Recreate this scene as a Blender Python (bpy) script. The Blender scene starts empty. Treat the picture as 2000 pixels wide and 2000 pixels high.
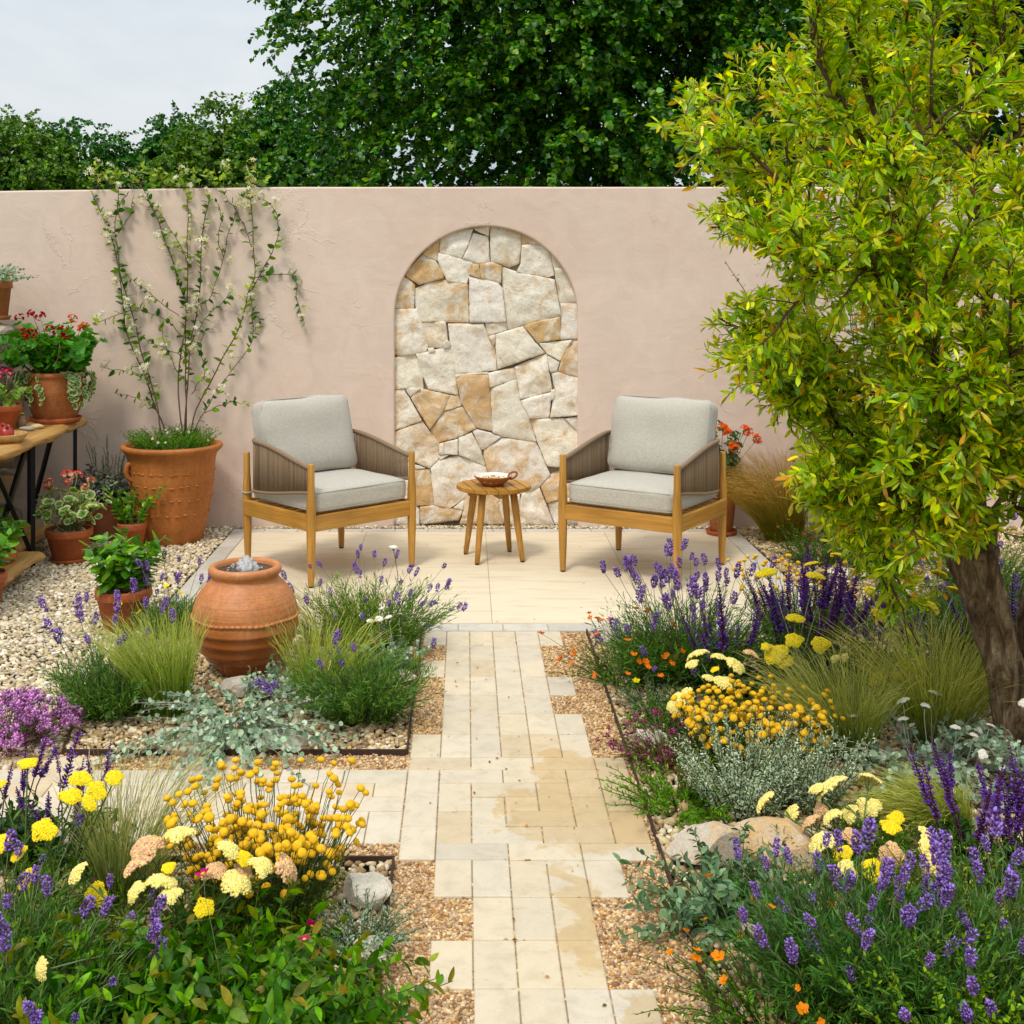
import bpy, bmesh, math, random
import numpy as np
from mathutils import Vector, Matrix, noise as mnoise

PI = math.pi
rng = np.random.default_rng(11)
scene = bpy.context.scene
COL = scene.collection
F_PX, H_CAM, CX, CY = 2380.0, 1.62, 910.0, 533.0     # camera calibration (photo pixels)

def gp(px, py):                      # ground point seen at a photo pixel
    Y = F_PX * H_CAM / (py - CY)
    return ((px - CX) * Y / F_PX, Y)
def at(px, py, Y):                   # point at a known depth
    return np.array([(px - CX) * Y / F_PX, Y, H_CAM - (py - CY) * Y / F_PX])
K = 2000 / 1932
def atd(xd, yd, Y): return at(xd * K, yd * K, Y)
def gd(xd, yd): return gp(xd * K, yd * K)
def s2l(r, g, b):
    f = lambda c: c / 12.92 if c <= .04045 else ((c + .055) / 1.055) ** 2.4
    return np.array([f(r / 255), f(g / 255), f(b / 255)])

# ------------------------------------------------------------------ mesh builder
class MB:
    def __init__(s): s.V = []; s.F = []; s.C = []; s.M = []; s.n = 0
    def add(s, V, F, C=(.5, .5, .5), mi=0):
        V = np.asarray(V, float).reshape(-1, 3)
        C = np.asarray(C, float)
        if C.ndim == 1: C = np.tile(C, (len(V), 1))
        if C.shape[1] == 3: C = np.hstack([C, np.ones((len(V), 1))])
        if not isinstance(F, list) or np.ndim(F[0]) == 1: F = [F]
        for f in F:
            f = np.asarray(f, int)
            s.F.append(f + s.n); s.M.append(np.full(len(f), mi))
        s.V.append(V); s.C.append(C); s.n += len(V)
        return s
    def inst(s, T, pos, R, sc, col, mi=0):
        """copies of a template T=(V,F) at pos with rotation R (n,3,3), scale (n,) or (n,3)"""
        tV, tF = T
        n = len(pos)
        if n == 0: return s
        sc = np.asarray(sc, float)
        if sc.ndim == 0: sc = np.full((n, 3), float(sc))
        if sc.ndim == 1: sc = np.repeat(sc[:, None], 3, 1)
        V = tV[None] * sc[:, None, :]
        V = np.einsum('nij,nkj->nki', R, V) + np.asarray(pos)[:, None, :]
        col = np.asarray(col, float)
        if col.ndim == 1: col = np.tile(col, (n, 1))
        if col.ndim == 2: col = np.repeat(col[:, None, :], len(tV), 1)
        F = tF[None] + (np.arange(n) * len(tV))[:, None, None]
        s.add(V.reshape(-1, 3), F.reshape(-1, tF.shape[1]), col.reshape(-1, col.shape[-1]), mi)
        return s
    def mesh(s, name, mats, smooth=True):
        V = np.vstack(s.V); C = np.vstack(s.C)
        loops = np.concatenate([f.ravel() for f in s.F])
        sizes = np.concatenate([np.full(len(f), f.shape[1]) for f in s.F])
        me = bpy.data.meshes.new(name)
        me.vertices.add(len(V)); me.vertices.foreach_set('co', V.astype(np.float32).ravel())
        me.loops.add(len(loops)); me.loops.foreach_set('vertex_index', loops.astype(np.int32))
        me.polygons.add(len(sizes))
        st = np.concatenate([[0], np.cumsum(sizes)[:-1]])
        me.polygons.foreach_set('loop_start', st.astype(np.int32))
        me.polygons.foreach_set('material_index', np.concatenate(s.M).astype(np.int32))
        if not isinstance(mats, (list, tuple)): mats = [mats]
        for m in mats: me.materials.append(m)
        me.update(calc_edges=True)
        me.validate()
        at_ = me.color_attributes.new('Col', 'FLOAT_COLOR', 'POINT')
        at_.data.foreach_set('color', C.astype(np.float32).ravel())
        me.polygons.foreach_set('use_smooth', np.full(len(me.polygons), smooth))
        return me
    def build(s, name, mats, parent=None, smooth=True, loc=None):
        o = bpy.data.objects.new(name, s.mesh(name, mats, smooth)); COL.objects.link(o)
        if parent is not None: o.parent = parent
        if loc is not None: o.location = loc
        return o

def thing(name, label, cat, loc=(0, 0, 0), rz=0, group=None):
    o = bpy.data.objects.new(name, None); COL.objects.link(o)
    o.empty_display_size = .05
    o.location = loc; o.rotation_euler = (0, 0, rz)
    return tag(o, label, cat, group)
def tag(o, label=None, cat=None, group=None, kind=None):
    if label: o['label'] = label
    if cat: o['category'] = cat
    if group: o['group'] = group
    if kind: o['kind'] = kind
    return o
def place(me, name, parent, loc, rot=None, sc=1.0):
    o = bpy.data.objects.new(name, me); COL.objects.link(o); o.parent = parent
    o.location = loc
    if rot is not None: o.rotation_euler = Matrix(rot.tolist()).to_euler()
    o.scale = (sc, sc, sc) if np.isscalar(sc) else sc
    return o

# ------------------------------------------------------------------ geometry helpers
def norm(v): return v / np.maximum(np.linalg.norm(v, axis=-1, keepdims=True), 1e-9)
def frames(d, up=None):
    """rotation whose columns are (side, d, normal)"""
    d = norm(np.asarray(d, float))
    if up is None: up = np.tile([0., 0., 1.], (len(d), 1))
    x = np.cross(d, up); bad = np.linalg.norm(x, axis=1) < 1e-3
    x[bad] = [1, 0, 0]
    x = norm(x); z = np.cross(x, d)
    return np.stack([x, d, z], -1)
def zframes(d):
    """rotation taking +Z to d"""
    R = frames(np.asarray(d, float), rng.normal(size=(len(d), 3)))
    return np.stack([R[:, :, 0], -R[:, :, 2], R[:, :, 1]], -1)
def randrot(n, r=rng):
    q = norm(r.normal(size=(n, 4))); w, x, y, z = q.T
    return np.stack([np.stack([1-2*(y*y+z*z), 2*(x*y-z*w), 2*(x*z+y*w)], -1),
                     np.stack([2*(x*y+z*w), 1-2*(x*x+z*z), 2*(y*z-x*w)], -1),
                     np.stack([2*(x*z-y*w), 2*(y*z+x*w), 1-2*(x*x+y*y)], -1)], 1)
def rotz(a):
    a = np.asarray(a, float); c, s_ = np.cos(a), np.sin(a); o = np.zeros_like(c); i = o + 1
    return np.stack([np.stack([c, -s_, o], -1), np.stack([s_, c, o], -1), np.stack([o, o, i], -1)], -2)
def ico(sub):
    bm = bmesh.new(); bmesh.ops.create_icosphere(bm, subdivisions=sub, radius=1)
    V = np.array([v.co[:] for v in bm.verts]); F = np.array([[v.index for v in f.verts] for f in bm.faces]); bm.free()
    return V, F
ICO1, ICO2, ICO3 = ico(1), ico(2), ico(3)
OCT = (np.array([[1, 0, 0], [-1, 0, 0], [0, 1, 0], [0, -1, 0], [0, 0, 1], [0, 0, -1.]]),
       np.array([[0, 2, 4], [2, 1, 4], [1, 3, 4], [3, 0, 4], [2, 0, 5], [1, 2, 5], [3, 1, 5], [0, 3, 5]]))

def leaf_t(w=.35, shape='lance', rows=3, fold=.25, curl=.2, wav=0):
    ts = np.linspace(0, 1, rows + 2)
    V = [[0, 0, 0]]
    for i, t in enumerate(ts[1:-1]):
        p = {'lance': math.sin(PI * t ** .85) ** .8, 'ovate': math.sin(PI * t ** .7) ** .8, 'round': math.sqrt(max(0, 1 - (2 * t - 1) ** 2)),
             'linear': min(1, 3 * t, 2.2 * (1 - t) + .25), 'obov': math.sin(PI * t ** 1.4) ** .8,
             'heart': (math.sin(PI * (t * .9 + .1)) ** .6) * (1.15 - .5 * t)}[shape]
        h = w / 2 * p; z = -curl * t * t
        wz = wav * (1 if i % 2 else -1)
        V += [[-h, t, z + fold * h + wz], [0, t, z], [h, t, z + fold * h - wz]]
    V.append([0, 1, -curl])
    F = [[0, 2, 1], [0, 3, 2]]
    for i in range(rows - 1):
        a = 1 + 3 * i; b = a + 3
        F += [[a, a + 1, b + 1], [a, b + 1, b], [a + 1, a + 2, b + 2], [a + 1, b + 2, b + 1]]
    a = 1 + 3 * (rows - 1); n = len(V) - 1
    F += [[a, a + 1, n], [a + 1, a + 2, n]]
    return np.array(V, float), np.array(F)
def disc_t(lobes=5, depth=.12, cup=.25, n=15):
    """round scalloped leaf (geranium), attached at its centre; axis +Z"""
    V = [[0, 0, 0]]
    for ring, rr in ((0, .55), (1, 1.)):
        for k in range(n):
            a = 2 * PI * k / n
            r = rr * (1 + (depth * math.cos(lobes * a) if ring else 0))
            if abs(a - PI * 1.5) < .22: r *= .45
            V.append([r * math.cos(a), r * math.sin(a) + .3, cup * rr * rr + .08 * rr * math.sin(lobes * a)])
    F = [[0, 1 + k, 1 + (k + 1) % n] for k in range(n)]
    for k in range(n):
        a, b = 1 + k, 1 + (k + 1) % n
        F += [[a, a + n, b + n], [a, b + n, b]]
    return np.array(V, float), np.array(F)

def tubes(mb, P, r, k=5, col=(.1, .08, .04), mi=0):
    """P (n,m,3) paths, r (n,m) or (m,) radii"""
    P = np.asarray(P, float)
    if P.ndim == 2: P = P[None]
    n, m, _ = P.shape
    r = np.broadcast_to(np.asarray(r, float), (n, m))
    T = norm(np.gradient(P, axis=1))
    ref = np.tile([.31, .17, .93], (n, m, 1)).astype(float)
    flat = np.abs((T * ref).sum(-1)) > .95
    ref[flat] = [1, .1, 0]
    # one reference per path keeps the rings from twisting
    mT = norm(P[:, -1] - P[:, 0]); rr = np.tile([.31, .17, .93], (n, 1)); rr[np.abs((mT * rr).sum(-1)) > .8] = [.9, -.4, .1]
    ref = np.repeat(rr[:, None], m, 1)
    A = norm(np.cross(T, ref)); B = np.cross(T, A)
    ang = np.arange(k) * 2 * PI / k
    V = P[:, :, None] + r[..., None, None] * (A[:, :, None] * np.cos(ang)[:, None] + B[:, :, None] * np.sin(ang)[:, None])
    idx = np.arange(n * m * k).reshape(n, m, k)
    a = idx[:, :-1]; b = idx[:, 1:]
    F = np.stack([a, np.roll(a, -1, 2), np.roll(b, -1, 2), b], -1).reshape(-1, 4)
    caps = np.concatenate([idx[:, 0, ::-1], idx[:, -1]])
    col = np.asarray(col, float)
    if col.ndim == 2: col = np.repeat(col, m * k, 0)
    mb.add(V.reshape(-1, 3), [F, caps], col, mi)
    return mb
def smoothpath(pts, m=24):
    """Catmull-Rom through pts"""
    p = np.asarray(pts, float); p = np.vstack([2 * p[0] - p[1], p, 2 * p[-1] - p[-2]])
    n = len(p) - 3; out = []
    for u in np.linspace(0, n - 1e-6, m):
        i = int(u); t = u - i; a, b, c, d = p[i:i + 4]
        out.append(.5 * ((2 * b) + (-a + c) * t + (2 * a - 5 * b + 4 * c - d) * t * t + (-a + 3 * b - 3 * c + d) * t ** 3))
    return np.array(out)
def ribbons(mb, P, w, side, col):
    """flat blades along P (n,m,3), width w (m,), side (n,3)"""
    n, m, _ = P.shape
    w = np.asarray(w)[None, :, None] * side[:, None, :] * .5
    V = np.stack([P - w, P + w], 2)
    idx = np.arange(n * m * 2).reshape(n, m, 2)
    F = np.stack([idx[:, :-1, 0], idx[:, :-1, 1], idx[:, 1:, 1], idx[:, 1:, 0]], -1).reshape(-1, 4)
    col = np.asarray(col, float)
    if col.ndim == 2: col = np.repeat(col, m * 2, 0)
    if col.ndim == 3: col = np.repeat(col.reshape(n * m, -1), 2, 0)
    mb.add(V.reshape(-1, 3), F, col)
def lathe(mb, prof, n=40, col=(.5, .3, .2), mi=0, wob=0, seed=0, off=(0, 0, 0)):
    prof = np.asarray(prof, float); m = len(prof)
    a = np.arange(n) * 2 * PI / n
    rr = prof[:, 0][:, None] * np.ones(n)
    if wob: rr = rr * (1 + wob * np.sin(2 * a + seed)[None] + wob * .6 * np.sin(3 * a + 2 * seed + prof[:, 1][:, None] * 9))
    V = np.stack([rr * np.cos(a), rr * np.sin(a), np.repeat(prof[:, 1][:, None], n, 1)], -1).reshape(-1, 3) + np.array(off)
    idx = np.arange(m * n).reshape(m, n)
    p, q = idx[:-1], idx[1:]
    F = np.stack([p, np.roll(p, -1, 1), np.roll(q, -1, 1), q], -1).reshape(-1, 4)
    mb.add(V, F, col, mi)
    return mb
def box(mb, x0, x1, y0, y1, z0, z1, col=(.5, .5, .5), bev=0, mi=0):
    if bev <= 0:
        V = [[x, y, z] for z in (z0, z1) for y in (y0, y1) for x in (x0, x1)]
        F = [[0, 2, 3, 1], [4, 5, 7, 6], [0, 1, 5, 4], [2, 6, 7, 3], [0, 4, 6, 2], [1, 3, 7, 5]]
        mb.add(V, F, col, mi); return mb
    bm = bmesh.new()
    bmesh.ops.create_cube(bm, size=1)
    for v in bm.verts:
        v.co = Vector(((x0 + x1) / 2 + v.co.x * (x1 - x0), (y0 + y1) / 2 + v.co.y * (y1 - y0), (z0 + z1) / 2 + v.co.z * (z1 - z0)))
    bmesh.ops.bevel(bm, geom=bm.edges[:], offset=bev, segments=2, affect='EDGES', profile=.5)
    frombm(mb, bm, col, mi)
    return mb
def frombm(mb, bm, col=(.5, .5, .5), mi=0):
    bm.verts.index_update()
    V = np.array([v.co[:] for v in bm.verts])
    by = {}
    for f in bm.faces: by.setdefault(len(f.verts), []).append([v.index for v in f.verts])
    mb.add(V, [np.array(x) for x in by.values()], col, mi)
    bm.free()

# ------------------------------------------------------------------ materials
def new_mat(name):
    m = bpy.data.materials.new(name); m.use_nodes = True
    nt = m.node_tree; b = nt.nodes['Principled BSDF']
    return m, nt, b
class NT:
    def __init__(s, nt): s.nt = nt
    def n(s, t, **kw):
        x = s.nt.nodes.new(t)
        for k, v in kw.items():
            if k.startswith('i_'):
                x.inputs[k[2:].replace('_', ' ')].default_value = v
            else: setattr(x, k, v)
        return x
    def l(s, a, b): s.nt.links.new(a, b)
    def noise(s, scale, detail=3, rough=.5, vec=None, dist=0):
        x = s.n('ShaderNodeTexNoise'); x.inputs['Scale'].default_value = scale; x.inputs['Detail'].default_value = detail
        x.inputs['Roughness'].default_value = rough; x.inputs['Distortion'].default_value = dist
        if vec is not None: s.l(vec, x.inputs['Vector'])
        return x.outputs['Fac']
    def coord(s, scale=(1, 1, 1), out='Object', geo=False):
        if geo: v = s.n('ShaderNodeNewGeometry').outputs['Position']
        else: v = s.n('ShaderNodeTexCoord').outputs[out]
        m = s.n('ShaderNodeMapping'); m.inputs['Scale'].default_value = scale; s.l(v, m.inputs['Vector'])
        return m.outputs['Vector']
    def ramp(s, fac, stops, interp='LINEAR'):
        r = s.n('ShaderNodeValToRGB'); cr = r.color_ramp; cr.interpolation = interp
        while len(cr.elements) < len(stops): cr.elements.new(.5)
        for e, (p, c) in zip(cr.elements, stops):
            e.position = p; c = (c, c, c) if np.isscalar(c) else tuple(c); e.color = (*c[:3], 1)
        s.l(fac, r.inputs['Fac']); return r.outputs['Color']
    def mix(s, a, b, fac, mode='MIX'):
        x = s.n('ShaderNodeMix', data_type='RGBA', blend_type=mode)
        for sock, v in ((x.inputs['Factor'], fac), (x.inputs['A'], a), (x.inputs['B'], b)):
            if hasattr(v, 'is_output'): s.l(v, sock)
            elif np.isscalar(v): sock.default_value = v
            else: sock.default_value = (*tuple(v)[:3], 1)
        return x.outputs['Result']
    def math(s, op, a, b=None):
        x = s.n('ShaderNodeMath', operation=op)
        for i, v in enumerate((a, b)):
            if v is None: continue
            if hasattr(v, 'is_output'): s.l(v, x.inputs[i])
            else: x.inputs[i].default_value = v
        return x.outputs[0]
    def col(s):
        x = s.n('ShaderNodeVertexColor'); x.layer_name = 'Col'; return x
    def bump(s, h, strength=.3, dist=.01, prev=None):
        b = s.n('ShaderNodeBump'); b.inputs['Strength'].default_value = strength; b.inputs['Distance'].default_value = dist
        s.l(h, b.inputs['Height'])
        if prev is not None: s.l(prev, b.inputs['Normal'])
        return b.outputs['Normal']

def leaf_mat(name, rough=.45, trans=.35, var=.35, spec=.35, scale=60, sat=1.38):
    m, nt, b = new_mat(name); N = NT(nt)
    c = N.col().outputs['Color']
    nz = N.noise(scale, 2, .5, N.coord())
    c = N.mix(c, N.ramp(nz, [(.25, 1 - var), (.75, 1 + var)]), 1.0, 'MULTIPLY')
    hs = N.n('ShaderNodeHueSaturation'); hs.inputs['Saturation'].default_value = sat; N.l(c, hs.inputs['Color']); c = hs.outputs['Color']
    N.l(c, b.inputs['Base Color']); b.inputs['Roughness'].default_value = rough
    b.inputs['Specular IOR Level'].default_value = spec
    t = N.n('ShaderNodeBsdfTranslucent')
    tc = N.mix(c, (1.25, 1.2, .45), 1.0, 'MULTIPLY'); N.l(tc, t.inputs['Color'])
    mx = N.n('ShaderNodeMixShader'); mx.inputs['Fac'].default_value = trans
    N.l(b.outputs[0], mx.inputs[1]); N.l(t.outputs[0], mx.inputs[2])
    N.l(mx.outputs[0], nt.nodes['Material Output'].inputs['Surface'])
    return m
def attr_mat(name, rough=.7, var=.25, scale=90, bump=.2, bdist=.002, spec=.3):
    m, nt, b = new_mat(name); N = NT(nt)
    c = N.col().outputs['Color']; v = N.coord()
    nz = N.noise(scale, 4, .6, v)
    c = N.mix(c, N.ramp(nz, [(.25, 1 - var), (.75, 1 + var)]), 1.0, 'MULTIPLY')
    N.l(c, b.inputs['Base Color']); b.inputs['Roughness'].default_value = rough
    b.inputs['Specular IOR Level'].default_value = spec
    if bump: N.l(N.bump(nz, bump, bdist), b.inputs['Normal'])
    return m
def terracotta(name, base, dark, rough=.75, bloom=.25, zspan=None, wet=None):
    """zspan=(z0,z1): below z0 the wet colour, above z1 the dry one (water runs down the pot)"""
    m, nt, b = new_mat(name); N = NT(nt); v = N.coord()
    big = N.noise(5, 4, .6, v, .6); fine = N.noise(70, 5, .65, v)
    c = N.mix(dark, base, N.ramp(big, [(.3, 0), (.68, 1)]))
    c = N.mix(c, N.ramp(fine, [(.3, .78), (.7, 1.15)]), 1.0, 'MULTIPLY')
    blo = N.ramp(N.noise(9, 5, .7, v, 1.2), [(.55, 0), (.8, 1)])
    c = N.mix(c, (.62, .5, .42), N.math('MULTIPLY', blo, bloom))
    streak = N.ramp(N.noise(6, 4, .6, N.coord((6, 6, .7))), [(.45, 0), (.75, 1)])
    c = N.mix(c, np.asarray(dark) * .6, N.math('MULTIPLY', streak, .35))
    b.inputs['Roughness'].default_value = rough
    if zspan:
        sx = N.n('ShaderNodeSeparateXYZ'); N.l(N.coord(), sx.inputs[0])
        z = N.math('ADD', sx.outputs['Z'], N.math('MULTIPLY', N.math('SUBTRACT', N.noise(14, 3, .6, v), .5), .05))
        f = N.n('ShaderNodeMapRange'); f.inputs['From Min'].default_value = zspan[0]; f.inputs['From Max'].default_value = zspan[1]
        N.l(z, f.inputs['Value'])
        c = N.mix(N.mix(c, wet, .8), c, f.outputs[0])
        r = N.n('ShaderNodeMapRange'); r.inputs['From Min'].default_value = 0; r.inputs['To Min'].default_value = .22; r.inputs['To Max'].default_value = rough
        N.l(f.outputs[0], r.inputs['Value']); N.l(r.outputs[0], b.inputs['Roughness'])
    N.l(c, b.inputs['Base Color'])
    nb = N.bump(fine, .25, .003); rings = N.noise(4, 2, .5, N.coord((.3, .3, 26)))
    N.l(N.bump(rings, .35, .006, nb), b.inputs['Normal'])
    return m
def wood(name, base, dark, axis=2, rough=.5, sc=1.0, rings=1.0):
    m, nt, b = new_mat(name); N = NT(nt)
    s = [34 * sc] * 3; s[axis] = 1.6 * sc
    g = N.noise(1, 5, .62, N.coord(tuple(s)), 1.0)
    s2 = [150 * sc] * 3; s2[axis] = 5 * sc
    f = N.noise(1, 3, .6, N.coord(tuple(s2)))
    big = N.noise(3 * sc, 2, .5, N.coord())
    c = N.mix(dark, base, N.ramp(g, [(.3, 0), (.62, 1)]))
    c = N.mix(c, N.ramp(f, [(.3, .75), (.7, 1.15)]), rings, 'MULTIPLY')
    c = N.mix(c, N.ramp(big, [(.3, .85), (.7, 1.12)]), 1.0, 'MULTIPLY')
    N.l(c, b.inputs['Base Color']); b.inputs['Roughness'].default_value = rough
    N.l(N.bump(f, .15, .002), b.inputs['Normal'])
    return m
def plain(name, c, rough=.5, metal=0, bump=None):
    m, nt, b = new_mat(name); N = NT(nt); v = N.coord()
    nz = N.noise(40, 4, .6, v)
    N.l(N.mix(np.asarray(c) * .8, np.asarray(c) * 1.2, nz), b.inputs['Base Color'])
    b.inputs['Roughness'].default_value = rough; b.inputs['Metallic'].default_value = metal
    if bump: N.l(N.bump(nz, bump, .003), b.inputs['Normal'])
    return m

M_LEAF = leaf_mat('leaf_green'); M_SILVER = leaf_mat('leaf_silver', .75, .15, .2, .15, 60, 1.12)
M_GLOSS = leaf_mat('leaf_glossy', .35, .3, .25, .5); M_GRASS = leaf_mat('grass_blade', .55, .4, .15, .25, 20, 1.2)
M_PETAL = leaf_mat('petal', .6, .25, .2, .2, 150); M_FLORET = attr_mat('floret', .8, .2, 300, 0)
M_STEM = attr_mat('stem', .7, .25, 80, .2); M_BARK_THIN = attr_mat('bark_thin', .85, .3, 60, .4, .004)
M_FARLEAF = leaf_mat('leaf_tree', .42, .28, .3, .45, 6)
M_TERRA = terracotta('terracotta_orange', (.50, .125, .028), (.34, .072, .016), .72, .08)
M_TERRA_OLD = terracotta('terracotta_old', (.47, .165, .045), (.33, .10, .02), .8, .18)
M_TERRA_BIG = terracotta('terracotta_big', (.52, .175, .032), (.36, .115, .014), .7, .06)
M_TERRA_DARK = terracotta('terracotta_brown', (.30, .085, .035), (.2, .055, .022), .75, .1)
M_URN = terracotta('terracotta_urn', (.62, .245, .08), (.47, .155, .04), .5, .15, (.17, .24), (.30, .072, .012))
M_POTGRAVEL = attr_mat('gravel_stone', .8, .2, 120, .3)
# ------------------------------------------------------------------ camera, world, sun
cam = bpy.data.cameras.new('camera'); co = bpy.data.objects.new('camera', cam); COL.objects.link(co)
co.location = (0, 0, H_CAM); co.rotation_euler = (PI / 2, 0, 0)
cam.sensor_fit = 'HORIZONTAL'; cam.sensor_width = 36; cam.lens = F_PX / 2000 * 36
cam.shift_x = (1000 - CX) / 2000; cam.shift_y = -(1000 - CY) / 2000
cam.clip_start = .05; cam.clip_end = 2000
scene.camera = co
w = bpy.data.worlds.new('World'); scene.world = w; w.use_nodes = True
N = NT(w.node_tree); bg = w.node_tree.nodes['Background']
SUN_EL, SUN_AZ = math.radians(58), math.radians(205)      # azimuth clockwise from +Y: behind the camera, to the left
sky = N.n('ShaderNodeTexSky', sky_type='NISHITA', sun_disc=False); sky.sun_elevation = SUN_EL; sky.sun_rotation = SUN_AZ
tc = N.coord((1, 1, 2.2), 'Generated')
cl = N.noise(2.6, 5, .55, tc, .4)
cloud = N.ramp(cl, [(.34, (5.3, 6.1, 6.7)), (.6, (7.8, 8.05, 8.15))])
# overcast sky: three times brighter overhead than at the horizon
se = N.n('ShaderNodeSeparateXYZ'); N.l(N.n('ShaderNodeTexCoord').outputs['Generated'], se.inputs[0])
cie = N.math('ADD', .66, N.math('MULTIPLY', N.math('MAXIMUM', se.outputs['Z'], 0), 1.0))
cx_ = N.n('ShaderNodeCombineXYZ'); [N.l(cie, cx_.inputs[i]) for i in range(3)]
cloud = N.mix(cloud, cx_.outputs[0], 1.0, 'MULTIPLY')
mixed = N.mix(sky.outputs[0], cloud, .88)
N.l(mixed, bg.inputs['Color']); bg.inputs['Strength'].default_value = .10
sun = bpy.data.lights.new('sun', 'SUN'); so = bpy.data.objects.new('sun', sun); COL.objects.link(so)
sun.energy = 1.5; sun.angle = math.radians(12); sun.color = (1, .93, .82)
dirv = Vector((math.sin(SUN_AZ) * math.cos(SUN_EL), math.cos(SUN_AZ) * math.cos(SUN_EL), math.sin(SUN_EL)))
so.rotation_euler = dirv.to_track_quat('Z', 'Y').to_euler(); so.location = dirv * 30
vs = scene.view_settings; vs.view_transform = 'Standard'; vs.look = 'None'; vs.exposure = 0.42; vs.gamma = 1
scene.cycles.max_bounces = 6; scene.cycles.diffuse_bounces = 3; scene.cycles.glossy_bounces = 2; scene.cycles.transmission_bounces = 4

# ------------------------------------------------------------------ ground
WALL_Y = 7.76
m, nt, b = new_mat('soil'); N = NT(nt); v = N.coord()
N.l(N.ramp(N.noise(30, 6, .7, v), [(.3, (.05, .035, .02)), (.7, (.16, .11, .065))]), b.inputs['Base Color']); b.inputs['Roughness'].default_value = .95
N.l(N.bump(N.noise(60, 5, .7, v), .6, .02), b.inputs['Normal'])
m_grassland, nt, b = new_mat('grassland'); N = NT(nt); v = N.coord()
N.l(N.ramp(N.noise(3, 6, .7, v), [(.3, (.03, .06, .015)), (.7, (.06, .10, .03))]), b.inputs['Base Color']); b.inputs['Roughness'].default_value = .95
M_SOIL = m
mb = MB(); box(mb, -600, 600, -300, 900, -.6, -.06); tag(mb.build('ground', m_grassland, smooth=False), kind='structure')
def gridsheet(name, x0, x1, y0, y1, z, amp, mat, st=.06):
    xs = np.arange(x0, x1 + st / 2, st); ys = np.arange(y0, y1 + st / 2, st)
    V = np.array([[x, y, z + amp * mnoise.noise(Vector((x * 3, y * 3, 1)))] for y in ys for x in xs])
    i = np.arange(len(xs) * len(ys)).reshape(len(ys), len(xs))
    F = np.stack([i[:-1, :-1], i[:-1, 1:], i[1:, 1:], i[1:, :-1]], -1).reshape(-1, 4)
    mb = MB().add(V, F); return tag(mb.build(name, mat), kind='structure')
gridsheet('bed_soil', -5, 5.5, .6, 8.2, -.025, .006, M_SOIL)

# ------------------------------------------------------------------ paving
m, nt, b = new_mat('limestone_setts'); N = NT(nt); v = N.coord(geo=True)
c = N.col().outputs['Color']
mott = N.noise(16, 5, .6, v, .5); fine = N.noise(150, 4, .7, v)
c = N.mix(c, N.ramp(mott, [(.28, (.87, .845, .80)), (.5, (1, 1, 1)), (.72, (1.07, 1.06, 1.04))]), 1.0, 'MULTIPLY')
c = N.mix(c, N.ramp(fine, [(.28, .78), (.45, 1.0)]), .55, 'MULTIPLY')
pits = N.ramp(N.noise(75, 2, .5, v), [(.66, 0), (.74, 1)]); c = N.mix(c, (.42, .33, .22), N.math('MULTIPLY', pits, .55))
# a large damp stain across the right of the path, with its own outline
sx = N.n('ShaderNodeSeparateXYZ'); N.l(N.n('ShaderNodeNewGeometry').outputs['Position'], sx.inputs[0])
wob = N.math('MULTIPLY', N.math('SUBTRACT', N.noise(8, 5, .6, v, .4), .5), .32)
wx = N.math('ADD', sx.outputs['X'], wob)
def band(val, lo, hi, soft):
    a = N.n('ShaderNodeMapRange', interpolation_type='SMOOTHSTEP'); a.inputs['From Min'].default_value = lo - soft; a.inputs['From Max'].default_value = lo + soft; N.l(val, a.inputs['Value'])
    d = N.n('ShaderNodeMapRange', interpolation_type='SMOOTHSTEP'); d.inputs['From Min'].default_value = hi - soft; d.inputs['From Max'].default_value = hi + soft
    d.inputs['To Min'].default_value = 1; d.inputs['To Max'].default_value = 0; N.l(val, d.inputs['Value'])
    return N.math('MULTIPLY', a.outputs[0], d.outputs[0])
wy = N.math('ADD', sx.outputs['Y'], wob)
st1 = N.math('MULTIPLY', band(wx, .225, .56, .012), band(wy, 3.43, 4.12, .03))
st2 = N.math('MULTIPLY', band(wx, .245, .33, .012), band(wy, 2.82, 3.36, .02))
st3 = N.math('MULTIPLY', band(wx, .10, .3, .012), band(wy, 3.55, 3.80, .02))
st4 = N.math('MULTIPLY', band(wx, .335, .5, .01), band(wy, 2.4, 2.74, .02))
stn = N.math('MAXIMUM', N.math('MAXIMUM', st1, st3), N.math('MAXIMUM', st2, st4))
c = N.mix(c, N.mix(c, (.88, .75, .53), 1.0, 'MULTIPLY'), N.math('MULTIPLY', stn, .8))
N.l(c, b.inputs['Base Color']); b.inputs['Roughness'].default_value = .62; b.inputs['Specular IOR Level'].default_value = .3
N.l(N.bump(fine, .25, .002, N.bump(mott, .2, .004)), b.inputs['Normal'])
M_SETT = m
U, X0 = .1024, .017
rowY = [5.626, 5.513, 5.303, 5.094, 4.889, 4.680, 4.481, 4.280, 4.075, 3.977, 3.873, 3.770, 3.670, 3.569, 3.464, 3.364, 3.165, 2.961, 2.759, 2.557, 2.355, 2.153]
T = []                                                      # (k0,k1,row0,row1)
for r_, ks in {1: (-2, 4), 2: (-1, 3), 3: (-2, 3), 4: (-1, 4), 5: (-1, 3), 6: (-1, 4), 7: (-2, 4), 15: (-1, 4), 16: (0, 3), 17: (-1, 3), 18: (0, 4), 19: (0, 3), 20: (-1, 3)}.items():
    T += [(k, k + 1, r_, r_ + 1) for k in range(*ks)]
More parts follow.
